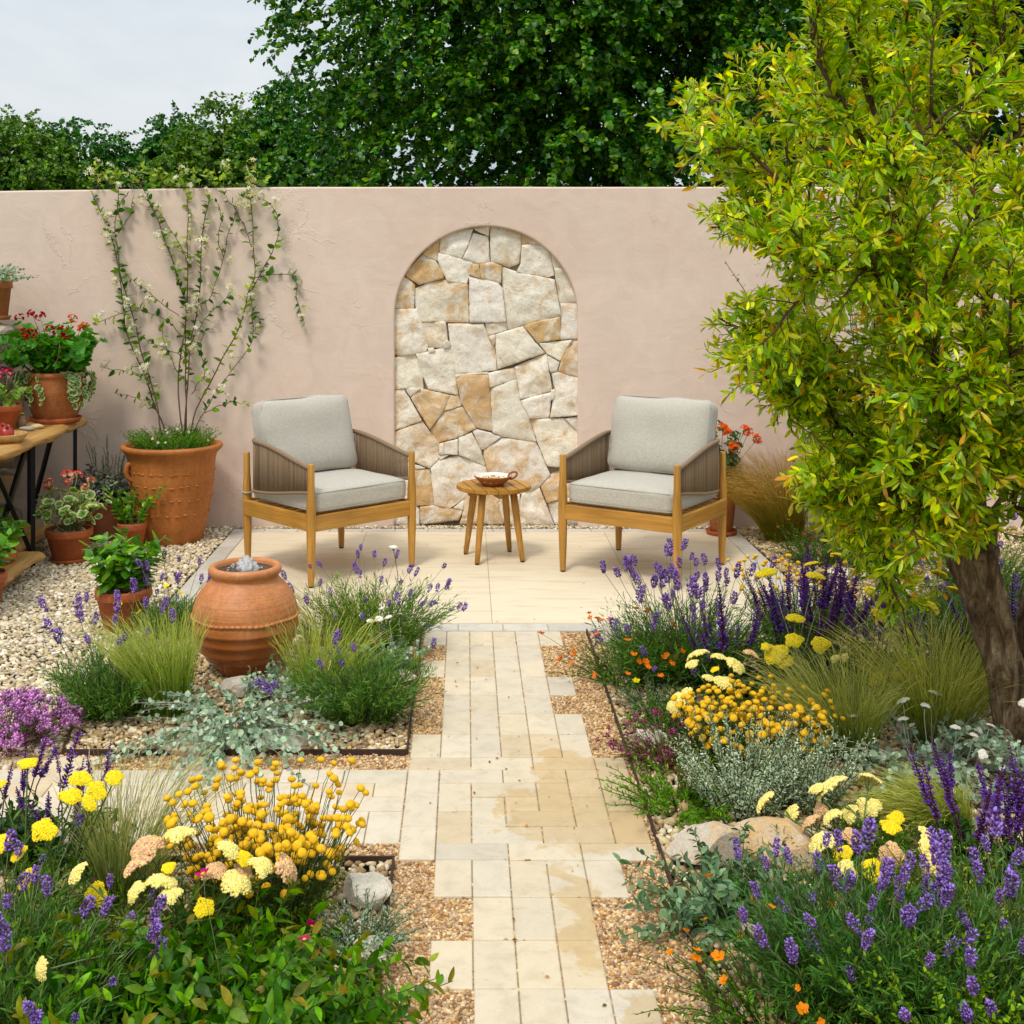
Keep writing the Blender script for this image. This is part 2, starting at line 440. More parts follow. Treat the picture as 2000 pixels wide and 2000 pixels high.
T += [(-2, 0, 8, 9), (0, 2, 8, 9), (2, 4, 8, 9), (4, 5, 8, 10), (-2, -1, 9, 11), (-1, 1, 9, 10), (1, 3, 9, 10), (3, 4, 9, 11), (-1, 0, 10, 12), (0, 2, 10, 11), (2, 3, 10, 12),
      (4, 5, 10, 12), (-2, -1, 11, 13), (0, 1, 11, 13), (1, 2, 11, 12), (3, 4, 11, 13), (-1, 0, 12, 14), (1, 3, 12, 13), (4, 5, 12, 14), (-2, -1, 13, 15), (0, 2, 13, 14), (2, 4, 13, 14),
      (-1, 1, 14, 15), (1, 3, 14, 15), (3, 5, 14, 15)]
TILE_RECTS = []
def sett(mb, x0, x1, y0, y1, r, zt=0.0):
    g = .0013
    tone = r.normal(0, 1)
    base = np.array([.63, .54, .405]) * (1 + .04 * tone) + np.array([.012, 0, -.018]) * r.normal(0, .7)
    if r.random() < .12: base = base * np.array([.96, .89, .80])
    TILE_RECTS.append((x0, x1, y0, y1))
    z = zt + r.normal(0, .0007)
    box(mb, x0 + g, x1 - g, y0 + g, y1 - g, z - .035, z, base, .0035)
r = np.random.default_rng(5)
mbed, nt, b = new_mat('jointing_sand'); N = NT(nt)
N.l(N.ramp(N.noise(220, 4, .7, N.coord()), [(.3, (.34, .26, .16)), (.7, (.58, .48, .34))]), b.inputs['Base Color']); b.inputs['Roughness'].default_value = .95
mb = MB(); box(mb, -.197, .542, 1.9, 5.515, -.05, -.0075); box(mb, -3.2, -.1975, 3.358, 4.106, -.05, -.0077); box(mb, -1.468, 1.704, 5.5155, 7.72, -.05, -.004)
tag(mb.build('path_bed', mbed, smooth=False), kind='structure')
mb = MB()
for k0, k1, a, c_ in T: sett(mb, X0 + k0 * U, X0 + k1 * U, rowY[c_], rowY[a], r)
# side arm running left
armY = [(3.977, 3.873), (3.873, 3.770), (3.770, 3.670)]
for j, (ya, yb) in enumerate(armY):
    x = X0 - 2 * U - (.1 if j == 1 else 0) - .001
    if j == 1: sett(mb, x, x + .1, yb, ya, r)
    while x > -3.2:
        sett(mb, x - 2 * U, x, yb, ya, r); x -= 2 * U
x = X0 - 2 * U - .001
while x > -3.2: sett(mb, x - U, x, 3.464, 3.670, r); x -= U
sett(mb, -.955, -.75, 3.979, 4.085, r); sett(mb, -1.64, -1.22, 3.979, 4.085, r)
tag(mb.build('path', M_SETT, smooth=False), kind='structure')

m, nt, b = new_mat('limestone_slabs'); N = NT(nt); v = N.coord(geo=True)
c = N.col().outputs['Color']
stk = N.noise(1, 6, .65, N.coord((3, 16, 1), geo=True), .6); fl = N.noise(45, 4, .7, v)
c = N.mix(c, N.ramp(stk, [(.25, (.84, .78, .68)), (.5, (1, 1, 1)), (.75, (1.08, 1.06, 1.02))]), 1.0, 'MULTIPLY')
sp = N.ramp(N.noise(1, 3, .5, N.coord((40, 110, 1), geo=True)), [(.64, 0), (.72, 1)]); c = N.mix(c, (.5, .36, .2), N.math('MULTIPLY', sp, .4))
N.l(c, b.inputs['Base Color']); b.inputs['Roughness'].default_value = .55; b.inputs['Specular IOR Level'].default_value = .35
N.l(N.bump(fl, .15, .002), b.inputs['Normal'])
mb = MB()
xs = [-1.36, -.62, .122, .862, 1.6]; ys = [5.63, 6.62, 7.615]
for i in range(4):
    for j in range(2):
        box(mb, xs[i] + .0012, xs[i + 1] - .0012, ys[j] + .0012, ys[j + 1] - .0012, -.03, .001, np.array([.70, .605, .445]) * (1 + .03 * r.normal()), .0012)
patio = tag(mb.build('patio', m, smooth=False), kind='structure')
mb = MB()
def bsett(x0, x1, y0, y1):
    box(mb, x0 + .0018, x1 - .0018, y0 + .0018, y1 - .0018, -.03, .001, np.array([.56, .52, .45]) * (1 + .06 * r.normal()), .003)
x = -1.47
while x < 1.71: bsett(x, x + .205, 5.517, 5.626); x += .205
x = -1.47
while x < 1.71: bsett(x, x + .205, 7.619, 7.715); x += .205
for xa in (-1.466, 1.604):
    y = 5.63
    while y < 7.55: bsett(xa, xa + .102, y, min(y + .199, 7.617)); y += .199
tag(mb.build('patio_border', M_SETT, smooth=False), kind='structure')

# ------------------------------------------------------------------ gravel (stuff: nobody could count it)
PAL_PALE = [s2l(*c) for c in ((222, 208, 180), (205, 188, 155), (235, 226, 205), (190, 168, 130), (215, 195, 155), (178, 160, 132))]
PAL_GOLD = [s2l(*c) for c in ((214, 178, 128), (190, 148, 96), (228, 200, 160), (170, 122, 72), (205, 172, 132), (182, 150, 118), (225, 188, 130), (150, 112, 78))]
PAL_BED = [s2l(*c) for c in ((205, 182, 140), (180, 150, 105), (222, 208, 178), (160, 130, 92), (212, 190, 150), (140, 115, 88), (195, 165, 115))]
def inrects(p, R): 
    k = np.zeros(len(p), bool)
    for x0, x1, y0, y1 in R: k |= (p[:, 0] > x0) & (p[:, 0] < x1) & (p[:, 1] > y0) & (p[:, 1] < y1)
    return k
def grav(name, rects, excl, sp, size, pal, tmpl, seed, z=-.006, layers=1, flat=.5, elong=1.35, dark=.12):
    q = np.random.default_rng(seed); pts = []
    for x0, x1, y0, y1 in rects:
        for L in range(layers):
            gx, gy = np.meshgrid(np.arange(x0, x1, sp), np.arange(y0, y1, sp * .87))
            gx = gx + (np.arange(gx.shape[0]) % 2)[:, None] * sp / 2
            p = np.stack([gx.ravel(), gy.ravel()], -1) + q.uniform(-.45, .45, (gx.size, 2)) * sp
            pts.append(np.hstack([p, np.full((len(p), 1), z + L * size * .35)]))
    p = np.vstack(pts); p = p[inrects(p, rects) & ~inrects(p, excl)]
    n = len(p); p[:, 2] += q.uniform(-.15, .25, n) * size
    s = size * q.lognormal(0, .28, n)[:, None] * np.stack([q.uniform(.9, elong, n), q.uniform(.65, 1, n), q.uniform(flat * .7, flat * 1.3, n)], -1) * .5
    tilt = frames(np.stack([np.cos(a := q.uniform(0, 2 * PI, n)), np.sin(a), q.normal(0, .22, n)], -1), norm(np.stack([q.normal(0, .25, n), q.normal(0, .25, n), np.ones(n)], -1)))
    c = np.array(pal)[q.integers(0, len(pal), n)] * q.uniform(.75, 1.15, n)[:, None]
    mb = MB()
    # three differently knocked-about template stones
    w = q.integers(0, 3, n)
    for k in range(3):
        tV = tmpl[0] * (1 + np.random.default_rng(k + 40).normal(0, .13, (len(tmpl[0]), 1)))
        i = w == k; mb.inst((tV, tmpl[1]), p[i], tilt[i], s[i], c[i])
    return tag(mb.build(name, M_POTGRAVEL, smooth=True), kind='stuff')
grav('pale_gravel', [(-3.2, -1.475, 5.3, 7.8), (-3.2, -1.40, 4.1, 5.3), (-1.5, -1.2, 5.15, 5.5), (-1.45, -.2, 5.35, 5.513)], [], .0185, .024, PAL_PALE, ICO1, 1, -.003, 1)
grav('pale_gravel', [(-1.475, 1.75, 7.715, 7.80)], [], .015, .018, PAL_PALE, ICO1, 2, .0)
TR = [(a + .001, b_ - .001, c_ + .001, d - .001) for a, b_, c_, d in TILE_RECTS]
grav('golden_gravel', [(-.196, .541, 2.1, 5.51), (-3.2, -.19, 3.97, 4.105), (-3.2, -.19, 3.358, 3.466)], TR, .0082, .0105, PAL_GOLD, ICO1, 3, -.007, 1, .65)
bedexc = [(.54, 1.72, 5.5, 7.72)]
grav('bed_gravel', [(-1.42, -.2, 4.11, 5.36), (-2.4, -.2, 1.9, 3.354), (-3.2, -1.38, 3.97, 4.12)], [], .0165, .021, PAL_BED, ICO1, 4, -.005, 1, .6)
grav('bed_gravel', [(.545, 2.6, 1.9, 4.9), (.545, 1.75, 4.9, 5.513), (1.72, 3.6, 4.9, 7.78)], bedexc, .0185, .023, PAL_BED, ICO1, 6, -.006, 1, .6)

# rusty steel edging
M_STEEL = plain('rusted_steel', (.055, .028, .018), .7, .3, .3)
def edging(label, pts):
    bm = MB()
    for (x0, y0), (x1, y1) in zip(pts[:-1], pts[1:]):
        d = np.array([x1 - x0, y1 - y0]); L = np.linalg.norm(d); d /= L; nn = np.array([-d[1], d[0]]) * .003
        a, c_ = np.array([x0, y0]), np.array([x1, y1]) 
        P = [a - nn, c_ - nn, c_ + nn, a + nn]
        V = [[*p, z] for z in (-.05, .014) for p in P]
        bm.add(V, np.array([[0, 3, 2, 1], [4, 5, 6, 7], [0, 1, 5, 4], [1, 2, 6, 5], [2, 3, 7, 6], [3, 0, 4, 7]]))
    tag(bm.build('steel_edging', M_STEEL, smooth=False), label, 'garden edging', 'steel edgings along the beds')
edging('thin rusty steel edging along the right bed beside the path', [(.543, 2.0), (.545, 5.5)])
edging('rusty steel edging round the bed with the urn fountain', [(-.199, 5.5), (-.199, 4.108), (-1.36, 4.108), (-1.42, 4.45)])
edging('rusty steel edging round the front left bed of yellow flowers', [(-3.0, 3.356), (-.199, 3.356), (-.199, 2.0)])

# fallen petals and leaf scraps on the paving
q = np.random.default_rng(90); n = 130
pos = np.stack([np.concatenate([q.uniform(-.19, .53, 80), q.uniform(-1.3, 1.55, 50)]), np.concatenate([q.uniform(2.4, 5.5, 80), q.uniform(5.65, 7.6, 50)]), np.full(n, .003)], -1)
T_SCRAP = (np.array([[0, 0, 0], [-.28, .4, .12], [0, .5, .02], [.28, .4, .12], [0, 1, .1]]), np.array([[0, 2, 1], [0, 3, 2], [1, 2, 4], [2, 3, 4]]))
d = np.stack([np.cos(a := q.uniform(0, 2 * PI, n)), np.sin(a), np.zeros(n)], -1)
o = MB().inst(T_SCRAP, pos, frames(d, norm(np.array([0, 0, 1.]) + q.normal(0, .25, (n, 3)))), q.uniform(.006, .016, n), np.array([s2l(150, 110, 60), s2l(120, 86, 46), s2l(196, 160, 70), s2l(110, 100, 50), s2l(200, 140, 50)])[q.integers(0, 5, n)]).build('fallen_leaves', M_PETAL)
tag(o, kind='stuff')
# ------------------------------------------------------------------ garden wall with arched niche
m, nt, b = new_mat('pink_render'); N = NT(nt); v = N.coord()
big = N.noise(1.1, 5, .6, v, .6); mid = N.noise(5, 5, .6, v, 1.2); fine = N.noise(90, 4, .6, v)
c = N.mix((.71, .54, .44), (.75, .60, .50), N.ramp(big, [(.3, 0), (.7, 1)]))
c = N.mix(c, N.ramp(mid, [(.3, .94), (.7, 1.05)]), 1.0, 'MULTIPLY')
N.l(c, b.inputs['Base Color']); b.inputs['Roughness'].default_value = .85; b.inputs['Specular IOR Level'].default_value = .2
# trowel ridges: thin wandering lines where the plaster lifts
rd = N.noise(3.1, 5, .6, v, .7); ridge = N.ramp(N.math('ABSOLUTE', N.math('SUBTRACT', rd, .5)), [(0, 1), (.008, .2), (.02, 0)])
msk = N.ramp(N.noise(1.7, 2, .5, N.coord((1.3, 1, 1))), [(.54, 0), (.6, 1)])
ridge = N.math('MULTIPLY', ridge, msk)
tr = N.noise(1, 3, .5, N.coord((2.2, 2, 9)), 1.5)
n1 = N.bump(fine, .12, .002); n2 = N.bump(mid, .28, .012, n1); n3 = N.bump(tr, .14, .01, n2); n4 = N.bump(ridge, .5, .005, n3)
N.l(n4, b.inputs['Normal'])
M_WALL = m
ACX, AR, ASP = .129, .585, 1.332
WT = 2.168                                # wall top
out = [(-3.9, -.1), (-3.9, WT - .03)]
for x in np.linspace(-3.6, 5.2, 45): out.append((x, WT + (-.03 * max(0, (-1.2 - x)) / 2.0 if x < -1.2 else 0) + .003 * mnoise.noise(Vector((x * 2, 0, 3)))))
out += [(5.2, -.1), (ACX + AR, -.1)]
for a in np.linspace(0, PI, 41): out.append((ACX + AR * math.cos(a) * (1 + .004 * math.sin(5 * a)), ASP + AR * math.sin(a)))
out += [(ACX - AR, -.1)]
bm = bmesh.new()
vs_ = [bm.verts.new((x, WALL_Y, z)) for x, z in out]
f = bm.faces.new(vs_)
bmesh.ops.recalc_face_normals(bm, faces=[f])
if f.normal.y > 0: f.normal_flip()
ex = bmesh.ops.extrude_face_region(bm, geom=[f])
bmesh.ops.translate(bm, vec=(0, .26, 0), verts=[e for e in ex['geom'] if isinstance(e, bmesh.types.BMVert)])
bm.faces.ensure_lookup_table(); bmesh.ops.recalc_face_normals(bm, faces=bm.faces[:])
front = [e for e in bm.edges if all(abs(v_.co.y - WALL_Y) < 1e-5 for v_ in e.verts) and e.verts[0].co.z > -.09]
bmesh.ops.bevel(bm, geom=front, offset=.012, segments=3, affect='EDGES', profile=.5)
bmesh.ops.triangulate(bm, faces=bm.faces[:])
mb = MB(); frombm(mb, bm)
wall = tag(mb.build('garden_wall', M_WALL, smooth=False), 'tall dusty pink rendered wall with an arched stone niche behind the chairs', 'wall')

m, nt, b = new_mat('sandstone_rubble'); N = NT(nt); v = N.coord(geo=True)
vc = N.col()
p1 = N.noise(9, 5, .65, v, .8); p2 = N.noise(34, 5, .7, v, .5); p3 = N.noise(140, 4, .7, v)
amt = N.math('ADD', N.math('MULTIPLY', vc.outputs['Alpha'], .42), N.math('MULTIPLY', N.math('SUBTRACT', p1, .5), 1.7))
amt = N.math('ADD', amt, N.math('MULTIPLY', N.math('SUBTRACT', p2, .5), .55))
org = N.ramp(amt, [(.1, 0), (.5, 1)])
c = N.mix(vc.outputs['Color'], (.62, .36, .115), N.math('MULTIPLY', org, .85))
c = N.mix(c, N.ramp(p2, [(.28, (.86, .83, .78)), (.5, (1, 1, 1)), (.75, (1.1, 1.1, 1.1))]), 1.0, 'MULTIPLY')
c = N.mix(c, N.ramp(p3, [(.3, .82), (.6, 1.08)]), 1.0, 'MULTIPLY')
N.l(c, b.inputs['Base Color']); b.inputs['Roughness'].default_value = .9; b.inputs['Specular IOR Level'].default_value = .2
N.l(N.bump(p3, .5, .006, N.bump(p2, .55, .016)), b.inputs['Normal'])
M_STONE = m
S = """330,330 420,230 500,190 490,320 470,410|505,185 600,110 835,80 790,230 720,380 500,320|835,75 1000,40 985,160 850,95|835,130 985,165 1000,410 890,440 730,385 800,230|1000,45 1310,110 1310,260 1290,430 1190,470 1010,405
1315,110 1420,140 1540,230 1315,245|1320,250 1510,235 1600,330 1640,550 1580,565 1270,510 1310,430|1600,300 1680,350 1760,470 1635,475|150,530 330,335 470,415 545,520 540,580 300,640 180,570|490,325 720,385 835,425 800,530 770,635 580,610 480,400
835,430 890,440 905,580 800,550|900,440 1010,415 1115,455 1110,630 910,580|40,880 60,700 130,545 255,640 245,870|260,680 400,620 560,590 780,640 795,1020 560,1010 320,1015 260,850|795,560 1080,625 1125,680 1160,1015 800,1015
1120,460 1270,515 1640,590 1705,945 1420,1020 1170,1090 1130,680|1640,480 1750,475 1890,815 1695,820|1700,825 1900,815 1900,1175 1700,1185 1710,950|30,890 270,880 325,1020 385,1250 370,1310 110,1355 30,1320|330,1020 560,1010 580,1180 530,1275 390,1260
535,1230 570,1185 605,1220 600,1260 545,1275|385,1270 440,1270 455,1300 395,1320|585,1030 940,1030 990,1170 1050,1260 1070,1490 660,1530 610,1250|955,1025 1160,1020 1165,1090 985,1145|985,1150 1055,1140 1045,1260
1060,1135 1330,1055 1450,1210 1550,1320 1080,1480 1060,1260|1335,1055 1420,1020 1700,955 1695,1185 1480,1220|1490,1225 1815,1190 1700,1400 1570,1330|1815,1190 1900,1175 1900,1570 1680,1500 1710,1400|1570,1345 1690,1410 1665,1500 1600,1510
30,1370 260,1335 330,1525 340,1670 30,1680|265,1330 610,1255 665,1530 690,1745 390,1680 330,1530|660,1530 985,1510 985,1528 760,1535 665,1575|665,1580 760,1540 985,1530 1000,1640 1030,2100 860,2060 720,1815 690,1690|990,1520 1245,1465 1265,1570 1000,1665
1250,1460 1565,1325 1620,1695 1300,1780 1270,1570|1610,1510 1670,1500 1900,1570 1900,1935 1600,1960 1650,1690|1005,1670 1265,1580 1300,1790 1390,1960 1465,2205 1130,2150 1030,2110|1305,1790 1610,1710 1590,1960 1395,1975|1610,1690 1650,1680 1640,1780 1605,1790
30,1690 145,1670 210,1790 325,1990 30,2100|150,1660 310,1675 210,1755|310,1670 600,1740 540,1890 405,2080 215,1765|600,1740 690,1750 720,1845 540,1895|730,1855 860,2070 680,2160 490,2210 410,2090 535,1900
30,2110 325,2000 495,2220 490,2380 400,2465 240,2400 30,2380|500,2220 545,2210 540,2330 500,2330|550,2210 680,2175 680,2330 545,2325|690,2165 820,2110 915,2300 955,2440 690,2330|830,2100 860,2075 1120,2150 945,2280 915,2290
1120,2160 1460,2210 1600,2530 1490,2650 1380,2690 1000,2560 940,2350 945,2290|1400,1980 1740,1970 1890,2120 1890,2470 1570,2440 1470,2190|1750,1975 1890,1955 1890,2115|500,2340 590,2335 500,2385|410,2465 500,2385 690,2340 955,2450 990,2560 740,2770 600,2865 450,2830
245,2480 405,2475 450,2830 270,2835|260,2430 370,2465 260,2475|305,2850 460,2835 600,2865 735,2880 690,2985 305,3030|640,2860 740,2780 735,2880|745,2770 960,2570 1380,2700 1300,2720 1060,2750 1150,2900 1140,3030 700,3030 740,2880
1060,2750 1300,2720 1290,3030 1150,3030|1320,2710 1490,2650 1640,3030 1300,3030 1300,2800|1500,2640 1605,2530 1710,2490 1900,2480 1900,2720 1570,2810|1580,2820 1900,2720 1900,3030 1650,3030|30,2400 240,2410 240,2520 260,2830 300,2870 300,3030 30,3030"""
ORG = {0: 1, 2: 1, 5: .9, 8: .75, 9: 0, 10: .8, 11: .9, 12: .7, 13: .45, 4: .45, 18: .45, 19: .45, 24: .9, 26: .95, 28: .75, 17: .4, 33: 1.15, 42: 1.0, 43: .8, 44: .95, 34: .35, 45: .55, 50: .45, 54: .35, 55: .9, 57: .7, 59: 1.1, 62: 1, 61: .45, 35: .4, 40: .5, 51: .35}
mb = MB(); q = np.random.default_rng(21)
polys = [np.array([[float(t) for t in p.split(',')] for p in s_.split()]) for ln in S.split('\n') for s_ in ln.split('|')]
SY = WALL_Y + .045
for i, P in enumerate(polys):
    px = 760 + P[:, 0] / 5.084; py = 430 + P[:, 1] / 5.084
    Q = np.stack([(px - CX) * SY / F_PX, H_CAM - (py - CY) * SY / F_PX], -1)
    # resample the outline with small knocks
    R = []
    for a, b_ in zip(Q, np.roll(Q, -1, 0)):
        n = max(2, int(np.linalg.norm(b_ - a) / .014))
        for t in np.arange(n) / n: R.append(a + (b_ - a) * t)
    R = np.array(R); ctr = R.mean(0); dl = np.linalg.norm(R - ctr, axis=1, keepdims=True)
    R = ctr + (R - ctr) * (1 + (.0038 - np.abs(q.normal(0, .0016, (len(R), 1)))) / dl)
    n = len(R); tx, tz = q.normal(0, .05, 2); lift = q.uniform(-.006, .006); rings = []
    for s_, d in ((1, .05), (1, .011), (.985, .004), (.95, 0), (.87, -.002), (.78, -.003), (.67, -.004), (.55, -.004), (.42, -.005), (.28, -.005), (.14, -.005)):
        p = ctr + (R - ctr) * s_
        h = np.array([.015 * mnoise.fractal(Vector((x * 9, z * 9, i * 3.1)), 1.1, 2, 3) for x, z in p]) if s_ < 1 else np.zeros(n)
        h = h * (1 if s_ < .97 else .5)
        y = SY + d + lift + (p - ctr) @ np.array([tx, tz]) + h
        if d == .05: y = np.full(n, SY + .06)
        rings.append(np.stack([p[:, 0], y, p[:, 1]], -1))
    V = np.vstack(rings + [[[ctr[0], SY - .005 + lift + .015 * mnoise.fractal(Vector((ctr[0] * 9, ctr[1] * 9, i * 3.1)), 1.1, 2, 3), ctr[1]]]])
    F = []; m_ = len(rings)
    for a in range(m_ - 1):
        i0 = np.arange(n) + a * n; i1 = np.roll(np.arange(n), -1) + a * n
        F.append(np.stack([i0, i1, i1 + n, i0 + n], -1))
    i0 = np.arange(n) + (m_ - 1) * n
    tri = np.stack([i0, np.roll(i0, -1), np.full(n, m_ * n)], -1)
    base = np.array([.87, .80, .68]) * (1 + .05 * q.normal()) * np.array([1, 1 + .005 * q.normal(), 1 + .02 * q.normal()])
    mb.add(V, [np.vstack(F), tri], np.append(base, np.clip(ORG.get(i, .08 + .15 * q.random()), 0, 1)))
st_ = mb.build('stone_infill', M_STONE, wall, smooth=True)
mb = MB(); box(mb, ACX - .64, ACX + .64, SY + .03, SY + .14, -.08, 2.02, (.2, .16, .11))
mb.build('niche_backing', plain('dark_mortar', (.24, .19, .13), .95), wall, smooth=False)

# ------------------------------------------------------------------ left boundary: rough stone wall
def rock_t(seed, sub=3, knock=.22, flatz=1):
    V, F = ico(sub); V = V.copy()
    r_ = np.random.default_rng(seed); off = r_.uniform(0, 50, 3)
    V = np.sign(V) * np.abs(V) ** .78                     # blocky
    for i in range(len(V)):
        p = Vector((V[i] * 1.2 + off).tolist()); V[i] *= 1 + knock * mnoise.fractal(p, 1, 2, 3)
    for _ in range(8):                                    # split faces
        d = norm(r_.normal(size=3)); lim = r_.uniform(.6, .9); h = V @ d; k = h > lim
        V[k] -= d * (h[k] - lim)[:, None]
    return V, F
mb = MB(); q = np.random.default_rng(8)
z = 0; row = 0
while z < 1.30:
    hh = min(q.uniform(.14, .26), 1.36 - z) if z < 1.1 else 1.335 - z
    y = 5.0
    while y < 7.72:
        ww = min(q.uniform(.2, .42), 7.74 - y)
        if ww < .06: break
        dep = .2 + q.uniform(-.02, .015)
        V, F = rock_t(q.integers(1e6), 3, .1)
        ctr = np.array([-2.96 + q.uniform(-.015, .015), y + ww / 2, z + hh / 2])
        base = s2l(172, 160, 140) * q.uniform(.75, 1.15)
        mb.add(ctr + V * np.array([dep * 1.02, ww * .5, hh * .52]) * 1.0, F, np.append(base, q.choice([0, .1, .2, .75])))
        y += ww
    z += hh; row += 1
lw = tag(mb.build('stone_wall', M_STONE, smooth=False), 'grey dry stone wall at the left edge behind the wooden bench table', 'stone wall')

# ------------------------------------------------------------------ rocks
def rock(label, x, y, sx_, sy_, sz_, seed, rz=0, org=.2, base=(.60, .53, .42), sink=.25):
    V, F = rock_t(seed, 4, .2)
    V = V * np.array([sx_, sy_, sz_]) * .55
    V[:, 2] -= V[:, 2].min() + sz_ * sink
    mb = MB().add(V, F, np.append(np.array(base), org))
    o = mb.build('rock', M_STONE, smooth=False, loc=(x, y, 0)); o.rotation_euler[2] = rz
    return tag(o, label, 'rock', 'rocks set in the beds')
rock('small pale rock half hidden by silver leaves below the urn', *gd(447, 1312), .12, .09, .09, 3, .3, .15, (.5, .45, .38))
rock('flat white rock at the front edge of the urn bed', *gd(530, 1408), .16, .12, .06, 4, .1, .05, (.68, .62, .52))
rock('flat tan rock beside the trailing silver plant', *gd(350, 1412), .19, .13, .05, 5, -.1, .5)
rock('flat cream rock by the path left of the orange flowers', *gd(757, 1285), .13, .12, .05, 6, .4, .25)
rock('large white rock beside the path at the end of the front left bed', *gd(692, 1700), .12, .14, .07, 7, .2, .1, (.74, .67, .55))
rock('small rock at the front left bed half under the green shrub', *gd(700, 1812), .08, .1, .05, 9, .2, .15, (.62, .55, .44))
rock('flat beige rock in the right bed beside the path', *gd(1345, 1622), .22, .13, .115, 12, .3, .25, (.56, .48, .38))
rock('angular orange stained rock behind the purple lavender', *gd(1465, 1625), .23, .13, .135, 13, -.5, .6, (.60, .48, .34))
rock('small tan rock among the orange flowers at the front right', *gd(1428, 1772), .09, .08, .05, 15, .3, .4)
rock('pale rock behind the orange flowers where path meets patio', *gd(1150, 1212), .13, .1, .10, 16, .3, .05, (.66, .6, .5))
rock('white rock beside the dark red ground cover', *gd(1225, 1400), .11, .08, .05, 17, 0, .1, (.64, .57, .46))
rock('long pale rock beneath the tall grasses near the tree trunk', *gd(1780, 1385), .3, .12, .08, 18, .2, .2, (.5, .42, .33))
rock('white rock behind the dark purple spikes under the tree', *gd(1590, 1090), .25, .14, .06, 19, .1, .05, (.68, .62, .52))
# ------------------------------------------------------------------ armchairs
TEAK, TEAKD = (.53, .27, .045), (.40, .17, .02)
M_TEAK = [wood('teak_%s' % 'xyz'[i], TEAK, TEAKD, i, .42) for i in range(3)]
def fabric(name, c1, c2):
    m, nt, b = new_mat(name); N = NT(nt)
    a = N.noise(1, 2, .5, N.coord((700, 110, 110))); d = N.noise(1, 2, .5, N.coord((110, 110, 700)))
    e = N.noise(1, 2, .5, N.coord((110, 700, 110)))
    h = N.math('ADD', N.math('ADD', a, d), e)
    f = N.n('ShaderNodeMapRange'); f.inputs['From Min'].default_value = 1.2; f.inputs['From Max'].default_value = 1.8; N.l(h, f.inputs['Value'])
    N.l(N.mix(c1, c2, f.outputs[0]), b.inputs['Base Color'])
    b.inputs['Roughness'].default_value = .95; b.inputs['Specular IOR Level'].default_value = .1
    b.inputs['Sheen Weight'].default_value = .15
    wr = N.noise(7, 3, .5, N.coord(), .8)
    N.l(N.bump(h, .2, .001, N.bump(wr, .22, .02)), b.inputs['Normal'])
    return m
M_FAB = fabric('linen_grey', (.41, .38, .32), (.56, .525, .455)); M_PIPE = plain('piping_fabric', (.38, .35, .30), .9)
M_ROPE = attr_mat('rope', .8, .25, 500, .4, .001)
M_FOOT = plain('rubber', (.03, .025, .02), .6)
def roundbox(sx_, sy_, sz_, r_, puff=0, n=14, seed=0, lump=.004):
    """pillow: rounded box of full sizes, bulging by puff on its broad z faces"""
    bm = bmesh.new(); bmesh.ops.create_cube(bm, size=2)
    bmesh.ops.subdivide_edges(bm, edges=bm.edges[:], cuts=n, use_grid_fill=True)
    for v_ in bm.verts:
        p = np.array(v_.co[:]) * np.array([sx_, sy_, sz_]) / 2
        inner = np.array([sx_, sy_, sz_]) / 2 - r_
        cl_ = np.clip(p, -inner, inner); d = p - cl_; L = np.linalg.norm(d)
        if L > 1e-6: p = cl_ + d / L * r_
        u, w_ = np.clip(p[0] / (sx_ / 2), -1, 1), np.clip(p[1] / (sy_ / 2), -1, 1)
        p[2] += np.sign(p[2]) * puff * (1 - u ** 4) * (1 - w_ ** 4) * min(1, abs(p[2]) / (sz_ / 2 - r_ + 1e-6))
        p += lump * np.array(mnoise.noise_vector(Vector((p * 6 + seed * 7.3).tolist()))[:])
        v_.co = Vector(p.tolist())
    return bm
def rrect(hx, hy, r_, z, n=6):
    P = []
    for cx_, cy_, a0 in ((hx - r_, hy - r_, 0), (-hx + r_, hy - r_, PI / 2), (-hx + r_, -hy + r_, PI), (hx - r_, -hy + r_, 1.5 * PI)):
        for k in range(n + 1):
            a = a0 + PI / 2 * k / n; P.append([cx_ + r_ * math.cos(a), cy_ + r_ * math.sin(a), z])
    P.append(P[0]); P.append(P[1])
    return np.array(P)
def leg_profile(h, r0, rm, r1, zm):
    return [(0, 0.008), (r0 * .98, .008), (r0, .012), (r0 + (rm - r0) * .7, zm * .6), (rm, zm), (rm * .98, zm + .08), (r1 * 1.08, h * .8), (r1, h - .004), (r1 * .9, h), (0, h)]
